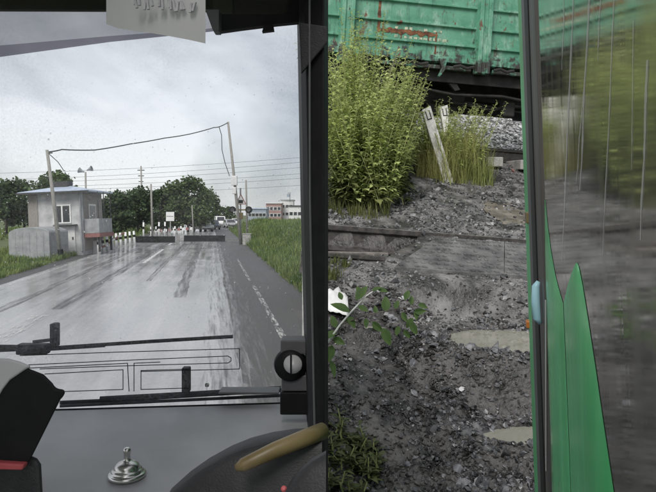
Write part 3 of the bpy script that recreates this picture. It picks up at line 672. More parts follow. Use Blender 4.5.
for k, (px_, py_, dd_, L_, ang) in enumerate(((350,312,2.72,.105,150),(356,300,2.70,.09,60),(386,312,2.67,.085,80),(383,328,2.66,.09,-70),(372,322,2.68,.07,-40),(405,300,2.66,.06,60),(414,312,2.67,.06,10),
        (410,322,2.68,.07,-70),(399,326,2.66,.05,-110),(337,332,2.74,.08,-160),(332,345,2.76,.09,-100),(345,318,2.73,.06,-30),(362,296,2.71,.06,120),(418,304,2.68,.05,-20),(330,360,2.76,.09,-80),(342,300,2.72,.05,120),(366,318,2.68,.05,-80),(376,314,2.67,.045,100),(395,309,2.66,.05,70),(402,312,2.67,.055,-60),(411,305,2.67,.05,90),(417,309,2.68,.055,-100),(348,316,2.71,.07,-60),(358,306,2.7,.06,-20),(372,291,2.71,.05,30),(377,289,2.72,.055,-10),(336,328,2.73,.07,110),(333,338,2.75,.07,-20),(404,330,2.7,.05,-60),(413,318,2.69,.06,-120))):
    o = bpy.data.objects.new('leaf', lm); col.objects.link(o); o.parent = sap; o.matrix_parent_inverse = sap.matrix_world.inverted()
    c = P(px_, py_, dd_); o.location = c; o.scale = (L_*.92,)*3
    o.rotation_euler = (R(55+r.uniform(-25,30)), R(r.uniform(-40,40)), R(ang-90)); 
    # leaves face roughly the viewer, turned about the vertical
    o.rotation_euler = (Matrix.Rotation(R(r.uniform(-25,25)),3,'Z') @ Matrix.Rotation(R(65),3,'X') @ Matrix.Rotation(R(ang-90),3,'Z') @ Matrix.Rotation(R(r.uniform(-30,30)),3,'Y')).to_euler()
bag = ground_at(336, 308)
q = MB()
for i in range(9):
    for j in range(9):
        x, y = bag.x-.075+.15*j/8, bag.y-.10+.30*i/8
        q.v.append((x, y, hz(x, y)+.035+.03*nf(i*.7, j*.7, 4)))
for i in range(8):
    for j in range(8): q.f.append((i*9+j, i*9+j+1, i*9+j+10, i*9+j+9))
o = tag(q.build('plastic_sheet', M['white_metal'], smooth=True), 'crumpled white plastic scrap lying behind the sapling', 'litter')
sol = o.modifiers.new('thick','SOLIDIFY'); sol.thickness = .003

# ================================================================== LEFT VIEW: crossing, booth, trees
def G(px_, d): return Vector(((px_-CX)/FPX*d, d, 0))
def vbank(t): f = max(0, min(1, (-t-1.5)/3.6)); return 1.25*f*f*(3-2*f)
mb = MB(); vt = [-1.35,-1.6,-2.0,-2.5,-3,-3.5,-4,-4.6,-5.2,-7,-10,-16]; vy = [13.5+k*2.2 for k in range(40)]
for y in vy:
    for t_ in vt: mb.v.append((RX(t_, y), y, -.015+vbank(t_)*min(1, max(0,(y-13.5)/5))+.05*nf(y*.4, t_)))
for i in range(len(vy)-1):
    for j in range(len(vt)-1): k = i*len(vt)+j; mb.f.append((k, k+1, k+len(vt)+1, k+len(vt)))
tag(mb.build('verge_bank', M['soil'], smooth=True), kind='structure')
def field(name, label, m, region, n, hr, seed, wid=.02):
    r = random.Random(seed); mb = MB(); k = 0
    while k < n:
        x, y = region(r)
        H0 = r.uniform(*hr)*max(.3, .75+1.1*nf(x*.5, y*.3, seed)); k += 1
        for q in range(7):
            a = r.random()*6.28; l = r.uniform(.1,.6); H = H0*r.uniform(.5,1.1); d = Vector((math.cos(a), math.sin(a), 0)); s = d.cross(Vector((0,0,1)))*wid*(.6+y/60)
            b0 = Vector((x, y, -.03+(vbank(-(x-RX(0,y)))*min(1, max(0,(y-13.5)/5)) if name == 'meadow_grass' else 0)))+d*r.uniform(0,.15); t1 = b0+d*l*H+Vector((0,0,H)); m1 = b0+d*l*H*.3+Vector((0,0,H*.6))
            mb.add([b0-s, b0+s, m1+s*.7, m1-s*.7, t1], [(0,1,2,3),(3,2,4)])
    return tag(mb.build(name, m), label, 'grass', kind='stuff')
def regR(r):
    y = 15+75*r.random()**1.7; return RX(-1.35-.3*r.random()-max(.0, 16*r.random()**1.3*(.25+y/80)), y), y
field('meadow_grass', 'tall green grass on the verge to the right of the road', M['grass'], regR, 15000, (.25,.72), 41, .016)
def regL(r):
    y = 17+26*r.random()**1.2; return RX(8.55+5.5*r.random()**1.4, y), y
field('verge_grass', 'bright green grass verge in front of the booth and shed', M['grass'], regL, 4000, (.14,.5), 42, .014)
def regC(r):
    y = 52+45*r.random(); return RX(9+26*r.random(), y), y
field('far_verge_grass', 'green grass beyond the crossing below the trees', M['grass'], regC, 1800, (.25,.7), 43, .02)

# --- keeper's booth
bo = empty('keepers_booth', (-16.35, 33, 0), 'small grey crossing keeper booth with pale blue roof', 'booth', rot=(0, R(-2.5), 0))
lbuild(MB().box((0,0,-.2),(2.9,3.0,3.35)), 'wall', M['booth_wall'], bo)
lbuild(MB().box((-.03,-.03,0),(.5,-.001,3.3)), 'corner_panel', M['booth_side'], bo)
lbuild(MB().box((2.902,.25,.1),(2.93,2.9,3.3)), 'side_cladding', M['booth_side'], bo)
rf = lbuild(MB().add([(-.4,-.4,3.35),(3.45,-.4,3.35),(3.45,3.4,3.35),(-.4,3.4,3.35),(-.4,-.4,3.43),(3.45,-.4,3.43),(3.45,3.4,3.43),(-.4,3.4,3.43),(1.5,1.5,3.85)],
    [(0,3,2,1),(0,1,5,4),(1,2,6,5),(2,3,7,6),(3,0,4,7),(4,5,8),(5,6,8),(6,7,8),(7,4,8)]), 'roof', M['roof_blue'], bo)
def lwin(par, x0, x1, z0, z1, y=-.02):
    f = lbuild(MB().box((x0-.07,y-.03,z0-.07),(x0,y+.02,z1+.07)).box((x1,y-.03,z0-.07),(x1+.07,y+.02,z1+.07)).box((x0,y-.03,z1),(x1,y+.02,z1+.07)).box((x0,y-.03,z0-.07),(x1,y+.02,z0)).box(((x0+x1)/2-.04,y-.03,z0),((x0+x1)/2+.04,y+.02,z1)), 'window', M['white_metal'], par)
    for a, b in ((x0,(x0+x1)/2-.04),((x0+x1)/2+.04,x1)): lbuild(MB().box((a,y-.005,z0),(b,y+.015,z1)), 'pane', M['glass_dark'], f)
lwin(bo, 1.42, 2.25, 1.72, 2.62)
dr = lbuild(MB().box((1.62,-.06,.05),(2.5,-.002,1.5)), 'door', M['white_metal'], bo)
lbuild(MB().box((2.35,-.09,.75),(2.42,-.06,.9)), 'handle', M['dark_metal'], dr)
lbuild(MB().box((1.45,-.35,1.52),(2.65,-.002,1.58)), 'door_canopy', M['dark_metal'], bo)
w = lbuild(MB().box((2.931,.9,1.75),(2.96,1.9,2.7)), 'window', M['white_metal'], bo); lbuild(MB().box((2.961,1.0,1.85),(2.97,1.8,2.6)), 'pane', M['glass_dark'], w)
bal = lbuild(MB().box((2.935,.2,1.05),(3.75,.26,1.85)).box((3.69,.26,1.05),(3.75,2.2,1.85)), 'balcony_panel', M['shed'], bo)
lbuild(MB().box((2.935,.15,.82),(3.8,2.3,1.04)), 'balcony_floor', M['redbrown'], bo)
for y in (.3, 2.1): lbuild(MB().box((3.62,y,0),(3.72,y+.1,.82)), 'balcony_post', M['dark_metal'], bo)
for y in (.25, 1.1, 2.1): lbuild(MB().tube([(3.72,y,1.85),(3.72,y,3.35)], .03, 6), 'balcony_post', M['dark_metal'], bo)
lbuild(MB().box((.9,.9,3.6),(1.8,1.6,4.05)), 'vent_box', M['dark_metal'], bo)
lbuild(MB().tube([(2.85,-.06,3.3),(2.85,-.06,.1)], .05, 8), 'downpipe', M['shed'], bo)
lbuild(MB().box((-.43,-.5,3.3),(3.48,-.41,3.40)), 'gutter', M['dark_metal'], bo)
lbuild(MB().box((-.02,-.05,-.2),(1.5,-.031,.5)), 'plinth', M['concrete'], bo)
# --- metal shed with arched roof
she = empty('metal_shed', (-15.95, 30, 0), 'low grey sheet metal shed with rounded roof beside the booth', 'shed', rot=(0, R(-2), 0))
pr = [(0,0,-.1),(2.05,0,-.1),(2.05,0,1.25)]+[(1.025+1.025*math.cos(R(a)),0,1.25+.30*math.sin(R(a))) for a in range(15,180,15)]+[(0,0,1.25)]
lbuild(MB().prism(pr, (0,2.2,0)), 'shell', M['shed'], she, bevel=.02)
for x in (.35,.7,1.05,1.4,1.75): lbuild(MB().box((x-.015,-.012,0),(x+.015,-.001,1.3)), 'seam_rib', M['shed'], she)
# --- poles
def pole(name, label, foot, top, r0, r1, m, cat='pole'):
    e = empty(name, foot, label, cat); MB().tube([foot-Vector((0,0,.3)), foot.lerp(top,.5), top], [r0,(r0+r1)/2,r1], 10).build('shaft', m, e, smooth=True); return e
pf, pt = G(61.5, 30), P(47, 150, 30)
p1 = pole('utility_pole', 'leaning wooden pole with black foot in front of the booth', pf, pt, .11, .075, M['wood_pole'])
MB().tube([pf-Vector((0,0,.1)), pf.lerp(pt,.09)], .135, 10).build('tarred_foot', M['black_paint'], p1)
MB().tube([pf.lerp(pt,.97), pf.lerp(pt,.97)+Vector((.25,0,.02))], .03, 6).build('bracket', M['dark_metal'], p1)
qf, qt = G(241.5, 45), P(228, 122, 45)
p2 = pole('utility_pole', 'tall grey pole right of the crossing with cable at its top', qf, qt, .13, .08, M['wood_pole'])
qm = qf.lerp(qt,.52); MB().box((qm.x-.22,qm.y-.22,qm.z-.35),(qm.x+.22,qm.y+.1,qm.z+.35)).build('junction_box', M['pale_plastic'], p2, bevel=.03)
MB().box((qm.x-.15,qm.y-.2,qm.z-1.0),(qm.x+.15,qm.y+.1,qm.z-.5)).build('junction_box', M['pale_plastic'], p2, bevel=.03)
def simple_pole(px_, top_y, d, label, r=.06, arms=()):
    f, t = G(px_, d), P(px_-1.5, top_y, d); e = pole('lamp_post' if arms else 'utility_pole', label, f, t, r, r*.7, M['wood_pole'])
    for dx, dz in arms: MB().tube([t-Vector((0,0,.2)), t+Vector((dx*.6,0,dz*.8)), t+Vector((dx,0,dz))], .05, 6).build('arm', M['dark_metal'], e)
    return e
lp = simple_pole(87, 172, 34.5, 'short pole with two loudspeakers standing behind the booth balcony', .07)
t = P(85.5, 172, 34.5)
for s_, dz in ((-1,.0),(1,.1)):
    MB().lathe([(.04,0),(.06,.1),(.16,.3),(.17,.31),(.02,.12)], t+Vector((s_*.08,0,dz)), 12, Matrix.Rotation(R(70*s_),3,'Y')).build('loudspeaker', M['shed'], lp)
simple_pole(152.5, 184, 62, 'thin dark pole standing in front of the middle trees', .12)
sp_ = simple_pole(142.5, 166, 85, 'lattice mast rising behind the middle trees', .14)
t = P(141, 166, 85)
for z in (.6,1.4,2.2): MB().box((t.x-.55+.1*z,t.y-.05,t.z-z-.06),(t.x+.55-.1*z,t.y+.05,t.z-z+.06)).build('crossarm', M['dark_metal'], sp_)
simple_pole(193.5, 205, 70, 'thin pale post before the big round tree', .08)
simple_pole(247.5, 180, 47, 'dark post just right of the crossing signal', .09)
# --- cables
def cable(label, pts, r, group=None, sag=0, n=14):
    q = []
    for a, b in zip(pts[:-1], pts[1:]):
        for k in range(n): f = k/n; q.append(a.lerp(b, f)-Vector((0,0,sag*4*f*(1-f))))
    q.append(pts[-1]); return tag(MB().tube(q, r, 5).build('overhead_cable', M['wire']), label, 'cable', group)
cable('wavy sagging cable strung between the two leaning poles', [P(47,152,30), P(62,149.5,31.5), P(95,150,34), P(130,144,37), P(165,138,40), P(190,134,42), P(214,127.5,44), P(220,126.5,44.4), P(228,122.5,45)], .035, n=5, sag=.02)
cable('drooping cable loop hanging down beside the tall grey pole', [P(219,127,44.6), P(221.5,135,44.7), P(222,150,44.8), P(225,163,44.9), P(229.5,176,44.9)], .03, n=4)
cable('stay wire running from the booth pole to its roof', [P(48,153,30), P(58,162,31), P(72,183,33)], .02)
for k, (ya, yb) in enumerate(((174,146),(181,150),(184,156),(188,163),(191,168),(195,176))):
    cable(('topmost', 'second', 'third', 'fourth', 'fifth', 'lowest')[k]+' of the six thin power lines crossing the sky, counted from above', [P(-60,ya,90), P(420,yb,90)], .022, 'distant power lines', sag=.9, n=30)
# --- trees
def tree(px_, d, top_y, wpx, label, m, seed, n=5200, trunk=.25, lsz=.42, low=.12, group='trees around the crossing'):
    r = random.Random(seed); f = G(px_, d); H = EYE+(HY-top_y)/FPX*d; Wd = wpx/FPX*d
    e = empty('tree', f, label, 'tree', group)
    tb = MB().tube([f-Vector((0,0,.3)), f+Vector((.05,0,H*.3)), f+Vector((-.08,.05,H*.62)), f+Vector((.05,0,H*.85))], [.05*H*.55,.04*H*.5,.02*H*.5,.01], 8)
    lobes = []
    for k in range(20):
        a = r.random()*6.28; q = r.random()**.6; zz = r.uniform(low+.18, .86); rad = Wd*.5*q*(1-abs(zz-.5)*.75)
        c = f+Vector((math.cos(a)*rad, math.sin(a)*rad*.8, H*zz)); lobes.append((c, H*r.uniform(.12,.2)))
        tb.tube([f+Vector((0,0,H*zz*.5)), f.lerp(c,.5)+Vector((0,0,H*zz*.28)), c], [.02*H*.5,.014*H*.5,.004*H], 5, cap=False)
    lobes.append((f+Vector((0,0,H*.86)), H*.14))
    tb.build('trunk', M['bark'], e, smooth=True)
    cb = MB()
    for k in range(n):
        c, R_ = r.choice(lobes); v = Vector((r.gauss(0,1), r.gauss(0,1), r.gauss(0,1))).normalized()*R_*(r.random()**.4)*r.uniform(.85,1.2)
        v.x *= 1.25; p = c+v
        if p.z > H*1.03 or p.z < .2: continue
        d_ = Vector((r.gauss(0,1), r.gauss(0,1), r.gauss(0,.6))).normalized(); s_ = d_.orthogonal().normalized(); s_.rotate(Matrix.Rotation(r.random()*6.28,3,d_)); L_ = lsz*r.uniform(.6,1.3)
        cb.add([p, p+d_*L_*.5+s_*L_*.35, p+d_*L_, p+d_*L_*.5-s_*L_*.35], [(0,1,2,3)])
    cb.build('crown', m, e)
tree(6, 62, 179, 34, 'dark tree at the left edge of the windshield view', M['leaf_dark'], 1)
tree(24, 66, 186, 30, 'dark bushy tree just left of the booth roof', M['leaf_dark'], 2)
tree(56, 58, 172, 30, 'rounded grey green tree rising behind the booth roof', M['leaf_mid'], 3)
tree(40, 70, 190, 34, 'low dark tree between the left trees and the booth', M['leaf_dark'], 4)
tree(117, 70, 192, 30, 'dark tree close to the right of the booth', M['leaf_dark'], 5, low=.0)
tree(138, 74, 188, 32, 'dark green tree below the lattice mast', M['leaf_dark'], 6, low=.0)
tree(167, 80, 186, 32, 'mid green tree on the left flank of the big tree', M['leaf_dark'], 7, low=.0)
tree(188, 78, 177, 44, 'big round tree in the middle of the windshield view', M['leaf_mid'], 8, n=8500, low=.0)
tree(205, 84, 190, 26, 'smaller tree on the right flank of the big round tree', M['leaf_mid'], 9, low=.0)
tree(100, 80, 200, 30, 'low distant tree peeping past the booth balcony', M['leaf_dark'], 10, low=.0)
for k, (x, ty, w_) in enumerate(((219,206,14),(229,207,13),(212,205,12))):
    tree(x, 190, ty, w_, ('hazy distant tree at the end of the road', 'hazy distant tree behind the crossing signal', 'hazy distant tree next to the smaller right tree')[k], M['leaf_mid'], 20+k, n=900, lsz=.7, low=0)
# --- raised barrier plates across the road
def plate(x0, x1, d, label):
    a, b = G(x0, d), G(x1, d); e = empty('barrier_plate', (a+b)/2, label, 'barrier', 'raised barrier plates')
    L_ = b.x-a.x
    lbuild(MB().prism([(-L_/2,-.10,.0),(-L_/2,.0,.50),(-L_/2,.09,.50),(-L_/2,.02,.0)], (L_,0,0)), 'plate', M['black_paint'], e, bevel=.015)
    for k in range(4):
        x = -L_/2+L_*(k+.5)/4; lbuild(MB().box((x-.05,.0,.0),(x+.05,.3,.3)), 'support', M['dark_metal'], e)
    lbuild(MB().box((-L_/2,-.5,-.01),(L_/2,.6,.012)), 'base_frame', M['dark_metal'], e)
plate(135, 175, 48, 'black raised barrier plate across the left lane')
plate(184, 225, 50, 'black raised barrier plate across the right lane')
# --- white guide posts
k = 0
def gpost(f, label, hgt=1.0, group='white guide posts', lean=0):
    e = empty('guide_post', f, label, 'bollard', group); tp = f+Vector((lean,0,hgt))
    MB().tube([f-Vector((0,0,.1)), tp], [.09,.08], 8).build('post_body', M['white_metal'], e, smooth=True)
    MB().tube([f.lerp(tp,.55), f.lerp(tp,.72)], .095, 8).build('black_band', M['black_paint'], e)
for k in range(9):
    d = 33.5+1.45*k; px_ = 99+36*k/8
    gpost(G(px_, d), ('first', 'second', 'third', 'fourth', 'fifth', 'sixth', 'seventh', 'eighth', 'ninth')[k]+' white guide post from the booth along the road', lean=-.04-.03*(k % 3))
for k, (x, d) in enumerate(((143.5,58),(159,60),(165,61),(151,62),(156,63),(175,64),(181,65))):
    gpost(G(x, d), ('white guide post beyond the left barrier plate, nearest the booth', 'white guide post left of the square sign', 'white guide post touching the square sign pole', 'white guide post under the thin dark pole',
        'white guide post between thin dark pole and square sign', 'white guide post right of the square sign', 'white guide post beyond the gap between the barrier plates')[k], 1.0 if k > 2 else 1.5, 'far guide posts')
# --- barrier arm (raised a little)
ba = empty('crossing_barrier', G(97, 34.5), 'red and white striped barrier arm slanting over the guide posts', 'barrier')
a, b = P(98,250,34.5), P(124,233,36.5)
for k in range(8): MB().tube([a.lerp(b,k/8), a.lerp(b,(k+.97)/8)], .06, 8).build('arm_section', M['white_metal'] if k % 2 == 0 else M['redbrown'], ba)
MB().box((a.x-.22,a.y-.2,-.1),(a.x+.12,a.y+.2,.75)).build('drive_box', M['white_metal'], ba, bevel=.03)
gr = empty('guard_rail', G(176, 66), 'low red and white guard rail beyond the barrier plates', 'guard rail')
a, b = P(150,231,66), P(194,228,72)
for k in range(10):
    p, q_ = a.lerp(b,k/10), a.lerp(b,(k+.97)/10); MB().box((p.x,p.y-.04,p.z-.18),(q_.x,p.y+.04,p.z+.12)).build('rail_section', M['white_metal'] if k % 2 else M['redbrown'], gr)
for k in range(6): p = a.lerp(b,(k+.5)/6); MB().box((p.x-.06,p.y+.05,-.1),(p.x+.06,p.y+.15,p.z)).build('post', M['concrete'], gr)
# --- square sign
sg = empty('road_sign', G(170.5, 58), 'white square sign on a pole in front of the big tree', 'sign')
f = G(170.5, 58); t = P(170.3, 213, 58)
MB().tube([f, t], .05, 8).build('pole', M['shed'], sg)
MB().box((t.x-.4,t.y-.09,t.z-.78),(t.x+.4,t.y-.05,t.z+.1)).build('sign_board', M['white_metal'], sg, bevel=.02)
MB().box((t.x-.33,t.y-.1,t.z-.36),(t.x+.33,t.y-.091,t.z-.28)).build('sign_bar', M['shed'], sg)
# --- crossing signal
cs = empty('crossing_signal', G(240.5, 45.8), 'railway crossing signal with warning triangle and black lamp disc', 'traffic signal')
f = G(240.5, 45.8); MB().tube([f, P(240.5,188,45.8)], .06, 8).build('mast', M['shed'], cs)
c = P(240.8, 200, 45.65)
MB().prism([c+Vector((-.42,0,-.34)), c+Vector((.42,0,-.34)), c+Vector((0,0,.50))], (0,.03,0)).build('triangle_board', M['redbrown'], cs)
MB().prism([c+Vector((-.31,-.012,-.28)), c+Vector((.31,-.012,-.28)), c+Vector((0,-.012,.36))], (0,.01,0)).build('triangle_face', M['white_metal'], cs)
MB().box((c.x-.18,c.y-.02,c.z-.24),(c.x+.18,c.y-.013,c.z-.0)).build('triangle_mark', M['black_paint'], cs)
for dx, dz in ((-.62,-.75),(.62,-.75)):
    v = c+Vector((dx,-.05,dz)); o_ = MB().lathe([(.0,0),(.27,0),(.27,.05),(.0,.05)], v, 18, Matrix.Rotation(R(90),3,'X')).build('lamp_disc', M['black_paint'], cs)
    MB().lathe([(.0,0),(.12,0),(.14,.12),(.0,.1)], v-Vector((0,.05,0)), 14, Matrix.Rotation(R(90),3,'X')).build('lens', M['dark_metal'], o_)
MB().box((c.x-.62,c.y,c.z-.80),(c.x+.62,c.y+.05,c.z-.70)).build('crossbar', M['tan'], cs)
MB().box((c.x-.16,c.y-.05,c.z-1.45),(c.x+.16,c.y+.2,c.z-.95)).build('control_box', M['tan'], cs, bevel=.02)
# --- relay cabinet by the pole foot
MBx = MB().box((-.4,-.3,0),(.4,.3,1.05)).box((-.44,-.34,1.05),(.44,.34,1.12)); o_ = tag(MBx.build('relay_cabinet', M['concrete'], bevel=.02), 'grey relay cabinet in the grass at the foot of the tall pole', 'cabinet'); o_.location = G(247, 44); o_.scale = (.75,.75,.75)
# --- waiting cars
def car(px_, d, label, m, rz, s=1.0, van=False):
    e = empty('car', G(px_, d), label, 'car', 'vehicles waiting beyond the crossing', rot=(0,0,R(rz)))
    pr = [(-2.1,.30),(-2.15,.62),(-1.9,.85),(-1.1,.93),(-.45,1.42),(1.15,1.46),(1.85,.98),(2.1,.9),(2.12,.32)] if not van else [(-2.3,.3),(-2.35,.8),(-1.9,1.1),(-1.3,1.95),(2.3,2.0),(2.35,.32)]
    lbuild(MB().prism([(-.85,y,z) for y, z in pr], (1.7,0,0)), 'body', m, e, bevel=.07)
    ws = [(-.98,.94),(-.45,1.36),(1.1,1.40),(1.65,.98)] if not van else [(-1.75,1.15),(-1.28,1.85),(-.2,1.85),(-.2,1.15)]
    for sx in (-1,1): lbuild(MB().prism([(sx*.853,y,z) for y, z in ws], (sx*.012,0,0)), 'side_window', M['glass_dark'], e)
    y0, y1, z0, z1 = (-1.08,-.5,.97,1.38) if not van else (-1.88,-1.36,1.16,1.86)
    lbuild(MB().add([(-.7,y0-.02,z0),(.7,y0-.02,z0),(.62,y1-.03,z1),(-.62,y1-.03,z1)], [(0,1,2,3)]), 'windscreen', M['glass_dark'], e)
    for sx in (-1,1):
        lbuild(MB().box((sx*.62-.16,-2.19 if not van else -2.39,.58),(sx*.62+.16,-2.1 if not van else -2.3,.74)), 'headlight', M['chrome'], e, bevel=.02)
        for y in (-1.35,1.35):
            wh = lbuild(MB().lathe([(.0,-.1),(.33,-.1),(.34,0),(.33,.1),(.0,.1)], (sx*.78,y,.33), 18, Matrix.Rotation(R(90),3,'Y')), 'wheel', M['black_paint'], e)
            lbuild(MB().lathe([(.0,-.02),(.19,-.02),(.17,.02),(.0,.02)], (sx*.885,y,.33), 12, Matrix.Rotation(R(90),3,'Y')), 'rim', M['pale_plastic'], wh)
    lbuild(MB().box((-.75,-2.22 if not van else -2.4,.3),(.75,-2.08 if not van else -2.3,.48)), 'bumper', M['dark_metal'], e)
M['car_silver'] = mat('silver car paint', (.38,.39,.40), (.44,.45,.46), scale=2, rough=.25, metal=.4)
M['car_white'] = mat('white car paint', (.62,.62,.62), (.68,.68,.68), scale=2, rough=.3)
M['car_dark'] = mat('dark blue car paint', (.03,.04,.06), (.05,.06,.08), scale=2, rough=.25)
car(203, 80, 'silver car first in the waiting queue beyond the crossing', M['car_silver'], 30)
car(212, 92, 'dark car behind the silver one in the waiting queue', M['car_dark'], 25)
car(220, 112, 'white van standing in the queue far down the road', M['car_white'], 15, van=True)
car(230, 104, 'pale car at the right end of the queue near the signal', M['car_silver'], 20)
car(236, 128, 'white car half hidden behind the crossing signal', M['car_white'], 10)
# --- far buildings
def building(px0, px1, top, d, label, m, roofm, nwin, seed):
    a, b = G(px0, d), G(px1, d); H = EYE+(HY-top)/FPX*d; e = empty('building', (a+b)/2, label, 'building', 'far buildings')
    MB().box((a.x,d,-.2),(b.x,d+9,H)).build('wall', m, e); MB().box((a.x-.3,d-.3,H),(b.x+.3,d+9.3,H+.35)).build('roof', roofm, e)
    for k in range(nwin):
        x = a.x+(b.x-a.x)*(k+.5)/nwin
        for z in ([H*.55] if H < 5 else [H*.35, H*.72]):
            w = MB().box((x-.6,d-.06,z-.6),(x+.6,d-.002,z+.6)).build('window', M['white_metal'], e); MB().box((x-.48,d-.08,z-.48),(x+.48,d-.061,z+.48)).build('pane', M['glass_dark'], w)
M['red_wall'] = mat('red brick far wall', (.30,.19,.175), (.36,.24,.22), scale=1, rough=.85)  # red dulled so the colour itself carries the distance haze
M['blue_wall'] = mat('blue sheet wall', (.25,.29,.35), (.31,.35,.41), scale=1, rough=.6)  # greyed blue, distance haze put into the colour
building(248, 266, 209, 190, 'low blue roofed hall right of the crossing signal', M['blue_wall'], M['roof_blue'], 5, 1)
building(266, 281, 203.5, 205, 'far red and white two storey building', M['red_wall'], M['white_metal'], 4, 2)
building(281, 293, 200.5, 215, 'tallest far white building behind the meadow', M['white_metal'], M['shed'], 3, 3)
building(289, 306, 206.5, 180, 'far white hall with dark roof beside the windshield pillar', M['white_metal'], M['dark_metal'], 4, 4)
fl = empty('flag_pole', G(290, 212), 'small flag flying above the tallest far white building', 'flag')
MB().tube([P(290,202,212), P(290,192.5,212)], .1, 6).build('pole', M['dark_metal'], fl); MB().box(tuple(P(286.8,197,212)), tuple(P(290,194,212.1))).build('flag_cloth', M['blue_wall'], fl)

# ================================================================== THE BUS the camera stands in
bus = empty('bus', (-1.2, 0, 0), 'bus cab with grey dashboard, wipers and open green glazed door', 'bus')
def dw(px_, py_, off=0): return 1.50-.0005*(400-py_)+.0004*(px_-150)+off     # depth of the windshield behind each pixel
def WP(px_, py_, off=0): return P(px_, py_, dw(px_, py_, off))
# windshield
q = MB(); na, nb = 14, 14
for i in range(na+1):
    for j in range(nb+1): q.v.append(tuple(WP(-330+636*i/na, -10+424*j/nb)))
for i in range(na):
    for j in range(nb): a = i*(nb+1)+j; q.f.append((a, a+1, a+nb+2, a+nb+1))
ws = q.build('windshield', M['glass'], bus, smooth=True)
# rain drops
rd = random.Random(9); q = MB()
for k in range(420):
    px_, py_ = rd.uniform(0,300), rd.uniform(60,395)**1.0; c = WP(px_, py_, .004); r_ = rd.uniform(.0006,.0016)*(1.6 if rd.random() < .08 else 1)
    q.lathe([(r_,0),(r_*.75,.4*r_),(r_*.2,.55*r_)], c, 7, Matrix.Rotation(R(90),3,'X'))
gm = bpy.data.materials.new('rain water'); gm.use_nodes = True; pp = gm.node_tree.nodes['Principled BSDF']; pp.inputs['Transmission Weight'].default_value = 1; pp.inputs['IOR'].default_value = 1.33; pp.inputs['Roughness'].default_value = .05; pp.inputs['Base Color'].default_value = (.95,.96,.97,1)
tag(q.build('raindrops', gm, ws), kind='stuff')
# heating wires printed on the glass
def wire(pts, r=.0011): 
    q = MB(); w_ = [WP(x, y, -.004) for x, y in pts]
    for a, b in zip(w_[:-1], w_[1:]): q.tube([a-(b-a).normalized()*r*.6, b+(b-a).normalized()*r*.6], r, 5)
    q.build('heating_wire', M['cab_black'], ws)
wire([(20,355.5),(120,352),(239.5,348.6),(239.5,369),(141,371.5)])
wire([(25,365),(120,360.5),(228,356),(231,358),(231,361),(228,363),(120,366),(40,369)])
wire([(30,368),(120,363.6),(127.5,363.2),(129,391)])
wire([(45,374),(123,369.7),(123,389.5),(52,392)])
wire([(134,391),(134,363.2),(160,362)])
wire([(190,388),(141,389.5),(141,370.5),(190,369)])
# header, roof, body shell
MB().prism([P(-330,-6,1.36), P(-330,8,1.36), P(214,10,1.36), P(214,19,1.36), P(300,15,1.36), P(300,-6,1.36)], (0,.02,.0)).build('header_edge', M['cab_black'], bus, bevel=.004)
MB().box((-2.3,1.05,2.745),(.02,1.5,3.0)).build('header', M['cab_dark'], bus, bevel=.02)
MB().prism([(-2.35,1.55,2.98),(.02,1.55,2.98),(.02,1.3,2.98),(-1.3,-3.2,2.98),(-3.55,-3.2,2.98),(-2.35,.9,2.98)], (0,0,.10)).build('roof', M['ceiling'], bus, bevel=.03)  # unseen; right edge cut back so sky light reaches the door leaf
MB().prism([(-2.35,1.5,.55),(.0,1.5,.55),(.0,1.3,.55),(-1.32,-3.2,.55),(-3.55,-3.2,.55),(-2.35,.9,.55)], (0,0,.07)).build('floor', M['cab_dark'], bus)
for z0, z1 in ((.62,1.55),(2.75,2.98)): MB().prism([(-2.35,1.45,z0),(-2.35,.9,z0),(-3.55,-3.2,z0),(-3.49,-3.2,z0),(-2.29,.9,z0),(-2.29,1.45,z0)], (0,0,z1-z0-.001)).build('side_panel', M['cab_grey'], bus)
MB().box((-3.48,-3.19,.62),(-1.33,-3.1,1.3)).build('rear_partition', M['cab_grey'], bus)  # unseen; kept low to let light into the cab
MB().box((-2.3,1.62,.45),(-.02,1.70,1.66)).build('front_panel', M['green_paint'], bus, bevel=.03)
# sun film and blind
def sheet(name, pts, m, off=-.012, parent=ws, thick=.0015):
    if thick < .002: return MB().add([WP(x, y, off) for x, y in pts], [tuple(range(len(pts)))]).build(name, m, parent)
    return MB().prism([WP(x, y, off) for x, y in pts], (0,thick,0)).build(name, m, parent)
sheet('sun_film', [(-330,-8),(-330,86),(0,45.5),(110,36),(206,29),(213,28),(213,-8)], M['film'])
sheet('sun_film', [(-330,86),(-330,96),(0,57),(110,42),(213,31.5),(213,28),(206,29),(110,36),(0,45.5)], M['film2'])
sheet('blind_rail', [(214,32),(214,14),(301,14),(301,21.5),(277,23.8),(271,24.5),(241,28.2)], M['cab_black'], -.03, bus, .02)
sheet('blind_clip', [(264,25.2),(273,24),(274,30),(262,31.5)], M['cab_black'], -.05, bus, .015)
MB().prism([P(205,9,1.24),P(219,9,1.24),P(219,31,1.24),(P(213,31,1.24))], (0,.03,0)).build('blind_bracket', M['cab_grey'], bus, bevel=.002)
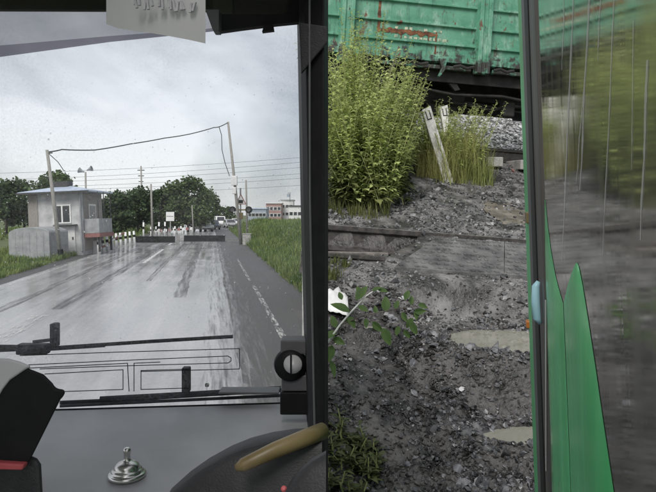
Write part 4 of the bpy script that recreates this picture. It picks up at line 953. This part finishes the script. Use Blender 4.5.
# pillar between windshield and door
q = MB(); rows = [(-60,295.5),(20,297),(200,300.5),(400,305.5),(470,308),(620,312)]
for py_, x0 in rows:
    for x_, d in ((x0,1.47),(x0+3,1.26),(x0+8,1.22),(324,1.20),(328.2,1.24),(328.2,1.34),(319,1.47)): q.v.append(tuple(P(x_ if d < 1.4 or x_ < 310 else x_, py_, d)))
for i in range(len(rows)-1):
    for j in range(7): a = i*7+j; b = i*7+(j+1) % 7; q.f.append((a, b, b+7, a+7))
pil = q.build('pillar', M['cab_black'], bus, bevel=.003)
MB().prism([P(299,22,1.205),P(327,26,1.19),(P(327.5,42,1.19)),P(301,74,1.205)], (0,.01,0)).build('pillar_trim', M['cab_dark'], pil, bevel=.003)
MB().tube([P(309.5,-20,1.20),P(310,200,1.20),P(314,400,1.20),P(316,480,1.20)], .0022, 6).build('pillar_seam', M['cab_grey'], pil)
# dashboard top
zd = EYE-.462
q = MB(); na, nb = 26, 12
def dtop(px_, f):           # f 0 at the glass, 1 near the camera
    y1 = 409-.085*(px_-60)*(1 if px_ > 60 else .6)*.35
    a = P(px_, y1, dw(px_, y1)-.01); b = Vector((a.x*.55-.02, .78, zd-.05)); p = a.lerp(b, f); p.z += -.02*f*f+.012*math.sin(f*3.14)
    return p
for i in range(na+1):
    for j in range(nb+1): q.v.append(tuple(dtop(-330+642*i/na, j/nb)))
for i in range(na):
    for j in range(nb): a = i*(nb+1)+j; q.f.append((a, a+1, a+nb+2, a+nb+1))
k0 = len(q.v)
for i in range(na+1): q.v.append((q.v[i*(nb+1)+nb][0], q.v[i*(nb+1)+nb][1], .65))
for i in range(na): a = i*(nb+1)+nb; q.f.append((a, a+nb+1, k0+i+1, k0+i))
q.build('dashboard', M['dash'], bus, smooth=True)
q = MB()
for i in range(na): 
    a, b = dtop(-330+642*i/na, .012), dtop(-330+642*(i+1)/na, .012); q.tube([a, b], .0035, 6, cap=False)
q.build('dash_seal', M['cab_black'], bus)
# instrument hump: an arched darker console on the right, with a grey moulding in front of it
def hump(name, pts, d, depth, m, drop=.25, bev=.012):
    top = [P(x, y, d) for x, y in pts]; n_ = len(top); q = MB(); 
    rowsv = [[p+Vector((0,depth*.8,-.012)) for p in top], [p+Vector((0,depth*.4,0)) for p in top], top, [p+Vector((0,-.012,-.012)) for p in top], [Vector((p.x,p.y-.02,p.z-drop)) for p in top]]
    for rw_ in rowsv: q.v += [tuple(v) for v in rw_]
    for i in range(4):
        for j in range(n_-1): a = i*n_+j; q.f.append((a, a+1, a+n_+1, a+n_))
    return q.build(name, m, bus, smooth=True)
hump('instrument_hump', [(165,500),(185,482),(205,468),(225,457),(245,449),(268,443),(292,439.5),(322,438)], .92, .10, M['cab_dark'])
hump('console_moulding', [(282,500),(290,485),(300,472),(312,462),(326,454)], .80, .03, M['cab_dark'])
MB().tube([P(236,468,.86), P(243,465,.86), P(275,450,.88), P(305,438,.90), P(323,431,.93)], [.005,.0095,.0115,.0125,.013], 14).build('handrail', M['tan'], bus, smooth=True)
MB().tube([P(317,452,.88), P(318,418,.90), P(319,300,1.0)], .0125, 12).build('handrail_post', M['tan'], bus, smooth=True) if False else None
MB().lathe([(0,0),(.004,0),(.004,.004),(.002,.006),(0,.006)], P(284,489,.82), 12, Matrix.Rotation(R(60),3,'X')).build('warning_button', M['red'], bus)
# round vent with silver face at the pillar foot
c = P(291, 363, 1.40)
rv = MB().lathe([(0,0),(.037,0),(.039,.012),(.035,.03),(.020,.034),(0,.034)], c, 28, Matrix.Rotation(R(90),3,'X')).build('round_vent', M['cab_black'], bus, smooth=True)
q = MB().lathe([(0,0),(.0215,0),(.0205,.006),(0,.008)], P(293,364,1.362), 26, Matrix.Rotation(R(90),3,'X')); q.build('vent_face', M['pale_plastic'], rv, smooth=True)
MB().box((P(291,364,1.355).x-.0018, 1.350, P(0,364,1.355).z-.021), (P(291,364,1.355).x+.0018, 1.356, P(0,364,1.355).z+.021)).build('vent_bar', M['cab_black'], rv)
for (x0,x1,y0,y1,m) in ((281,307,339,353,'cab_grey'),(282,308,373.5,389.5,'cab_grey'),(280.5,309,390.5,413,'cab_black')):
    a, b = P(x0,y1,1.39), P(x1,y0,1.39); MB().box((a.x,1.375,a.z),(b.x,1.43,b.z)).build('vent_housing', M[m], bus, bevel=.003)
# wipers
def wiper(blade, arm, stub, nm):
    q = MB(); e = MB().tube([WP(x,y,.03) for x, y in blade], .0050, 6).build('wiper', M['cab_black'], bus)
    MB().tube([WP(x,y,.022) for x, y in arm], .006, 6).build('arm', M['cab_black'], e)
    (x0,y0,x1,y1) = stub; a, b = WP(x0,y0,.045), WP(x1,y1,.045)
    MB().box((min(a.x,b.x),a.y-.012,b.z),(max(a.x,b.x),a.y+.012,a.z)).build('washer_jet', M['cab_black'], e, bevel=.003)
    return e
w1 = wiper([(-60,353),(60,347.5),(150,341.5),(233,336.5)], [(-60,346.5),(15,347),(45,349),(105,345)], (51.5,323,61,345), 'a')
a, b = WP(18,354,.035), WP(50,343,.035); MB().box((a.x,a.y-.014,a.z),(b.x,a.y+.014,b.z)).build('pivot', M['cab_black'], w1, bevel=.004)
for y0, x0, x1 in ((344,33,50),): MB().tube([WP(x0,y0-2,.03), WP(x1,y0-4,.03)], .0045, 6).build('spring', M['cab_dark'], w1)
w2 = wiper([(60,402.5),(140,399),(220,394),(281,390.5)], [(100,398.5),(190,393.5),(281,388)], (182.5,367,191.5,390), 'b')
MB().tube([WP(60,406,.02),WP(281,395.5,.02)], .0045, 6).build('linkage', M['cab_dark'], w2)
MB().lathe([(0,0),(.005,0),(.006,.006),(.003,.010),(0,.010)], WP(207,386.5,.03), 10).build('bolt', M['chrome'], w2)
MB().box((WP(222,387,.03).x, 1.50, WP(222,388,.03).z-.001), (WP(281,384,.03).x, 1.55, WP(281,384,.03).z)).build('cowl_strip', M['cab_grey'], w2, bevel=.002)

# ------------------------------------------------------------------ open door leaf on the right
TH = R(15.5); un = Vector((math.cos(TH), -math.sin(TH), 0)); uu = Vector((math.sin(TH), math.cos(TH), 0)); PD, LEAN = .07, .033
def LP(t_, z, off=0): return un*(PD-LEAN*(z-EYE)+off)+uu*t_+Vector((0,0,z))
def lray(px_, py_):     # where the sight line of a pixel meets the leaf: (t, z)
    d = Vector(((px_-CX)/FPX, 1, (HY-py_)/FPX)); s = PD/(d.dot(un)+LEAN*d.z); p = d*s; return p.dot(uu), EYE+p.z
def tof(px_): return PD/math.tan(math.atan((px_-CX)/FPX)-TH)      # distance along the leaf seen in a pixel column at eye level
T1, TA, TB, TC, TD = tof(525.5), tof(529.5), tof(534), tof(538), tof(544)
door = MB().prism([LP(t_, z, .004) for t_, z in ((.10,.62),(TD+.01,.62),(TD+.01,2.86),(.10,2.86))], un*.02).build('door_leaf', M['cab_dark'], bus)
q = MB().prism([LP(t_, z, 0) for t_, z in ((.12,.7),(TD,.7),(TD,2.8),(.12,2.8))], un*.0035); q.build('pane', M['door_glass'], door)
def stile(name, t0, t1, off, m, z0=.66, z1=2.84, bev=.003): MB().prism([LP(t_, z, off) for t_, z in ((t0+.001,z0),(t1,z0),(t1,z1),(t0+.001,z1))], un*.03).build(name, M[m], door, bevel=bev)
stile('gasket', TD, TC, -.003, 'seal_grey'); stile('gasket', TC, TB, -.005, 'cab_black'); stile('stile', TB, TA, -.002, 'cab_grey', .64, 2.86); stile('stile', TA, T1, -.001, 'green_paint', .62, 2.88)
def wave(rows):         # each row: y, left column, right column; the surface swells between them
    q = MB(); m_ = 9
    for y, x0, x1 in rows:
        for j in range(m_+1):
            f = j/m_; t_, z = lray(x0+(x1-x0)*f, y); q.v.append(tuple(LP(min(t_, TD-.004), z, -.0004-.0040*math.sin(math.pi*f)**.8*min(1, (x1-x0)/14))))
    for i in range(len(rows)-1):
        for j in range(m_): k = i*(m_+1)+j; q.f.append((k, k+1, k+m_+2, k+m_+1))
    return q.build('painted_wave', M['green_wave'], door, smooth=True)
wave([(200,545,545.6),(225,545,548),(250,545.2,551.2),(275,545.6,555.6),(290,546,559.4),(303,546.3,563.4),(340,547,565),(400,548,567.5),(450,549,569.5),(520,550,572)])
wave([(263,576.6,577.6),(266,574.8,579),(272,572.4,580.4),(284,568.6,582.8),(295,565.8,584.6),(303,563.9,586),(335,565.3,591),(370,566.8,596.4),(400,568,600.6),(440,569.6,606.6),(480,571,612.6),(520,572.6,618.5)])
a = lray(549, 300); b = lray(549, 470)
MB().prism([LP(a[0], a[1], -.0055), LP(a[0]-.008, a[1], -.0055), LP(b[0]-.006, b[1], -.0055), LP(b[0], b[1], -.0055)], un*.001).build('edge_highlight', M['pale_plastic'], door)  # pale strip drawn as the bright highlight along the green wave's edge
a = lray(541, 297); MB().tube([*[LP((TC+TD)/2, a[1]+dz, off) for dz, off in ((.032,-.007),(.024,-.011),(0,-.012),(-.026,-.011),(-.034,-.006))]], [.003,.0062,.007,.0062,.003], 10).build('knob', M['blue_rubber'], door, smooth=True)
a = lray(529, 322); MB().prism([LP(T1-.03, a[1]-.008, -.008), LP(T1-.004, a[1]-.008, -.008), LP(T1-.004, a[1]+.008, -.008), LP(T1-.03, a[1]+.008, -.008)], un*.01).build('marker', M['orange'], door, bevel=.002)
a = lray(532, 218); MB().prism([*[LP(t_, a[1]+dz, -.006) for t_, dz in ((TA+.01,-.012),(TA+.07,-.012),(TA+.07,.012),(TA+.01,.012))]], un*.01).build('latch', M['tan'], door, bevel=.002)
for (x0,y0,x1,y1,w) in ((574,-10,562,262,2.2),(590,-10,580,190,2.6),(584,90,576,185,1.5),(615,-10,603,255,1.6),(634,20,632,170,1.2),(601,-10,598,60,1.5),(565,-10,562,70,1.2),(648,60,641,240,3.5)):
    l_, r_ = [], []
    for k in range(21):
        f = k/20; x = x0+(x1-x0)*f+.9*nf(f*3, x0)+.25*nf(f*17, x0); y = y0+(y1-y0)*f; ww = w*(.5+.6*abs(nf(f*6, x0, 2)))*(1 if k < 17 else .5)*(1.0+.7*nf(f*23, x0, 5))
        l_.append(LP(*lray(x-ww/2, y), -.0003)); r_.append(LP(*lray(x+ww/2, y), -.0003))
    q = MB().add(l_+r_, [(i, i+1, 22+i, 21+i) for i in range(20)]); q.build('water_streak', M['streak'], door)
for z in (1.2, 2.75): MB().tube([LP(.14, z, .03), LP(.12, z, .06), Vector((.14, -.02, z))], .012, 8).build('hinge_arm', M['cab_black'], door)

# ================================================================== THINGS ON THE DASH
def dash_z(px_, py_):
    best = None
    for f in [i/200 for i in range(201)]:
        p = dtop(px_, f)
        v = (p.x/p.y*FPX+CX, HY-(p.z-EYE)/p.y*FPX)
        if best is None or abs(v[1]-py_) < best[0]: best = (abs(v[1]-py_), p)
    return best[1]
bp = None; be = 1e9
for i in range(-60, 261, 2):
    for k in range(0, 101):
        p = dtop(i, k/100); e_ = (p.x/p.y*FPX+CX-126.5)**2+(HY-(p.z-EYE)/p.y*FPX-477)**2
        if e_ < be: be, bp = e_, p
s_ = bp.y/FPX
bell = MB().lathe([(r_*s_, z*s_) for r_, z in ((18,0),(18.5,1),(18.5,3),(17,4.2),(15,4.6),(15,6.2),(14.6,7.0),(12.8,7.4),(12.6,8.6),(11.8,10.8),(10,12.8),(7.6,14.3),(5,15.3),(3.6,16.2),(3.2,18),(3.0,22.5),(3.7,24),(3.7,26.5),(2.6,28.2),(1,28.6))], bp+Vector((0,0,.0008)), 36).build('desk_bell', M['chrome'], smooth=True)
tag(bell, 'small tiered silver bell standing on the grey dashboard', 'bell')
# fare terminal at the lower left
ft_ = empty('fare_terminal', P(10, 500, .78), 'black handheld fare terminal with pale rounded top at the lower left', 'terminal')
D0 = .74
MB().prism([P(x,y,D0) for x, y in ((-60,372),(-20,366),(8,364),(26,367),(44,374),(53,383),(56,388),(66,389.5),(64.5,396),(61,399),(33,455),(26,466),(-60,466))], (-.05,.09,-.034)).build('body', M['cab_black'], ft_, bevel=.006, seg=3)
MB().prism([P(x,y,D0-.003) for x, y in ((-60,362),(-20,357.5),(8,358),(20,361),(32,366),(26,369),(10,380),(3,389),(-10,412),(-60,412))], (-.05,.10,-.034)).build('pale_top', M['pale_plastic'], ft_, bevel=.007, seg=3)
MB().prism([P(x,y,D0+.01) for x, y in ((-60,452),(24,452),(38,458),(42,464),(46,540),(-60,540))], (-.05,.08,-.034)).build('grip', M['cab_dark'], ft_, bevel=.008, seg=3)
MB().prism([P(x,y,D0-.008) for x, y in ((-40,459),(0,463),(24,464.5),(22,470.5),(0,470),(-40,467))], (0,.012,0)).build('red_strap', M['red'], ft_, bevel=.002)
# paper hanging from the header
pn = empty('paper_note', P(157, 0, .62), 'grey paper sheet with faded print hanging at the top of windshield', 'paper')
q = MB(); cols_ = [(106,24),(118,28.5),(135,31),(152,33.2),(170,36.2),(188,39.6),(205.5,43.5)]
for x, yb in cols_:
    for k in range(5): q.v.append(tuple(P(x+.012*(yb)*(1 if x < 120 else .0), -30+(yb+30)*k/4, .62+.006*math.sin(x*.05+k*.5))))
for i in range(len(cols_)-1):
    for k in range(4): a = i*5+k; q.f.append((a, a+1, a+6, a+5))
o = q.build('sheet', M['paper'], pn, smooth=True)
q = MB(); r = random.Random(4)
for k in range(6):          # illegible blurred row of faded strokes
    x = 134+11*k; y0 = -3+2.1*k*.55; 
    for s2 in range(3):
        dx = r.uniform(0,7); c0 = P(x+dx, y0+r.uniform(-1,1), .611); c1 = P(x+dx+r.uniform(-3,3), y0+r.uniform(7,12), .611); q.tube([c0, c1], .0017, 5)
q.build('faded_print', M['smudge'], pn)
print('objects', len(bpy.data.objects))
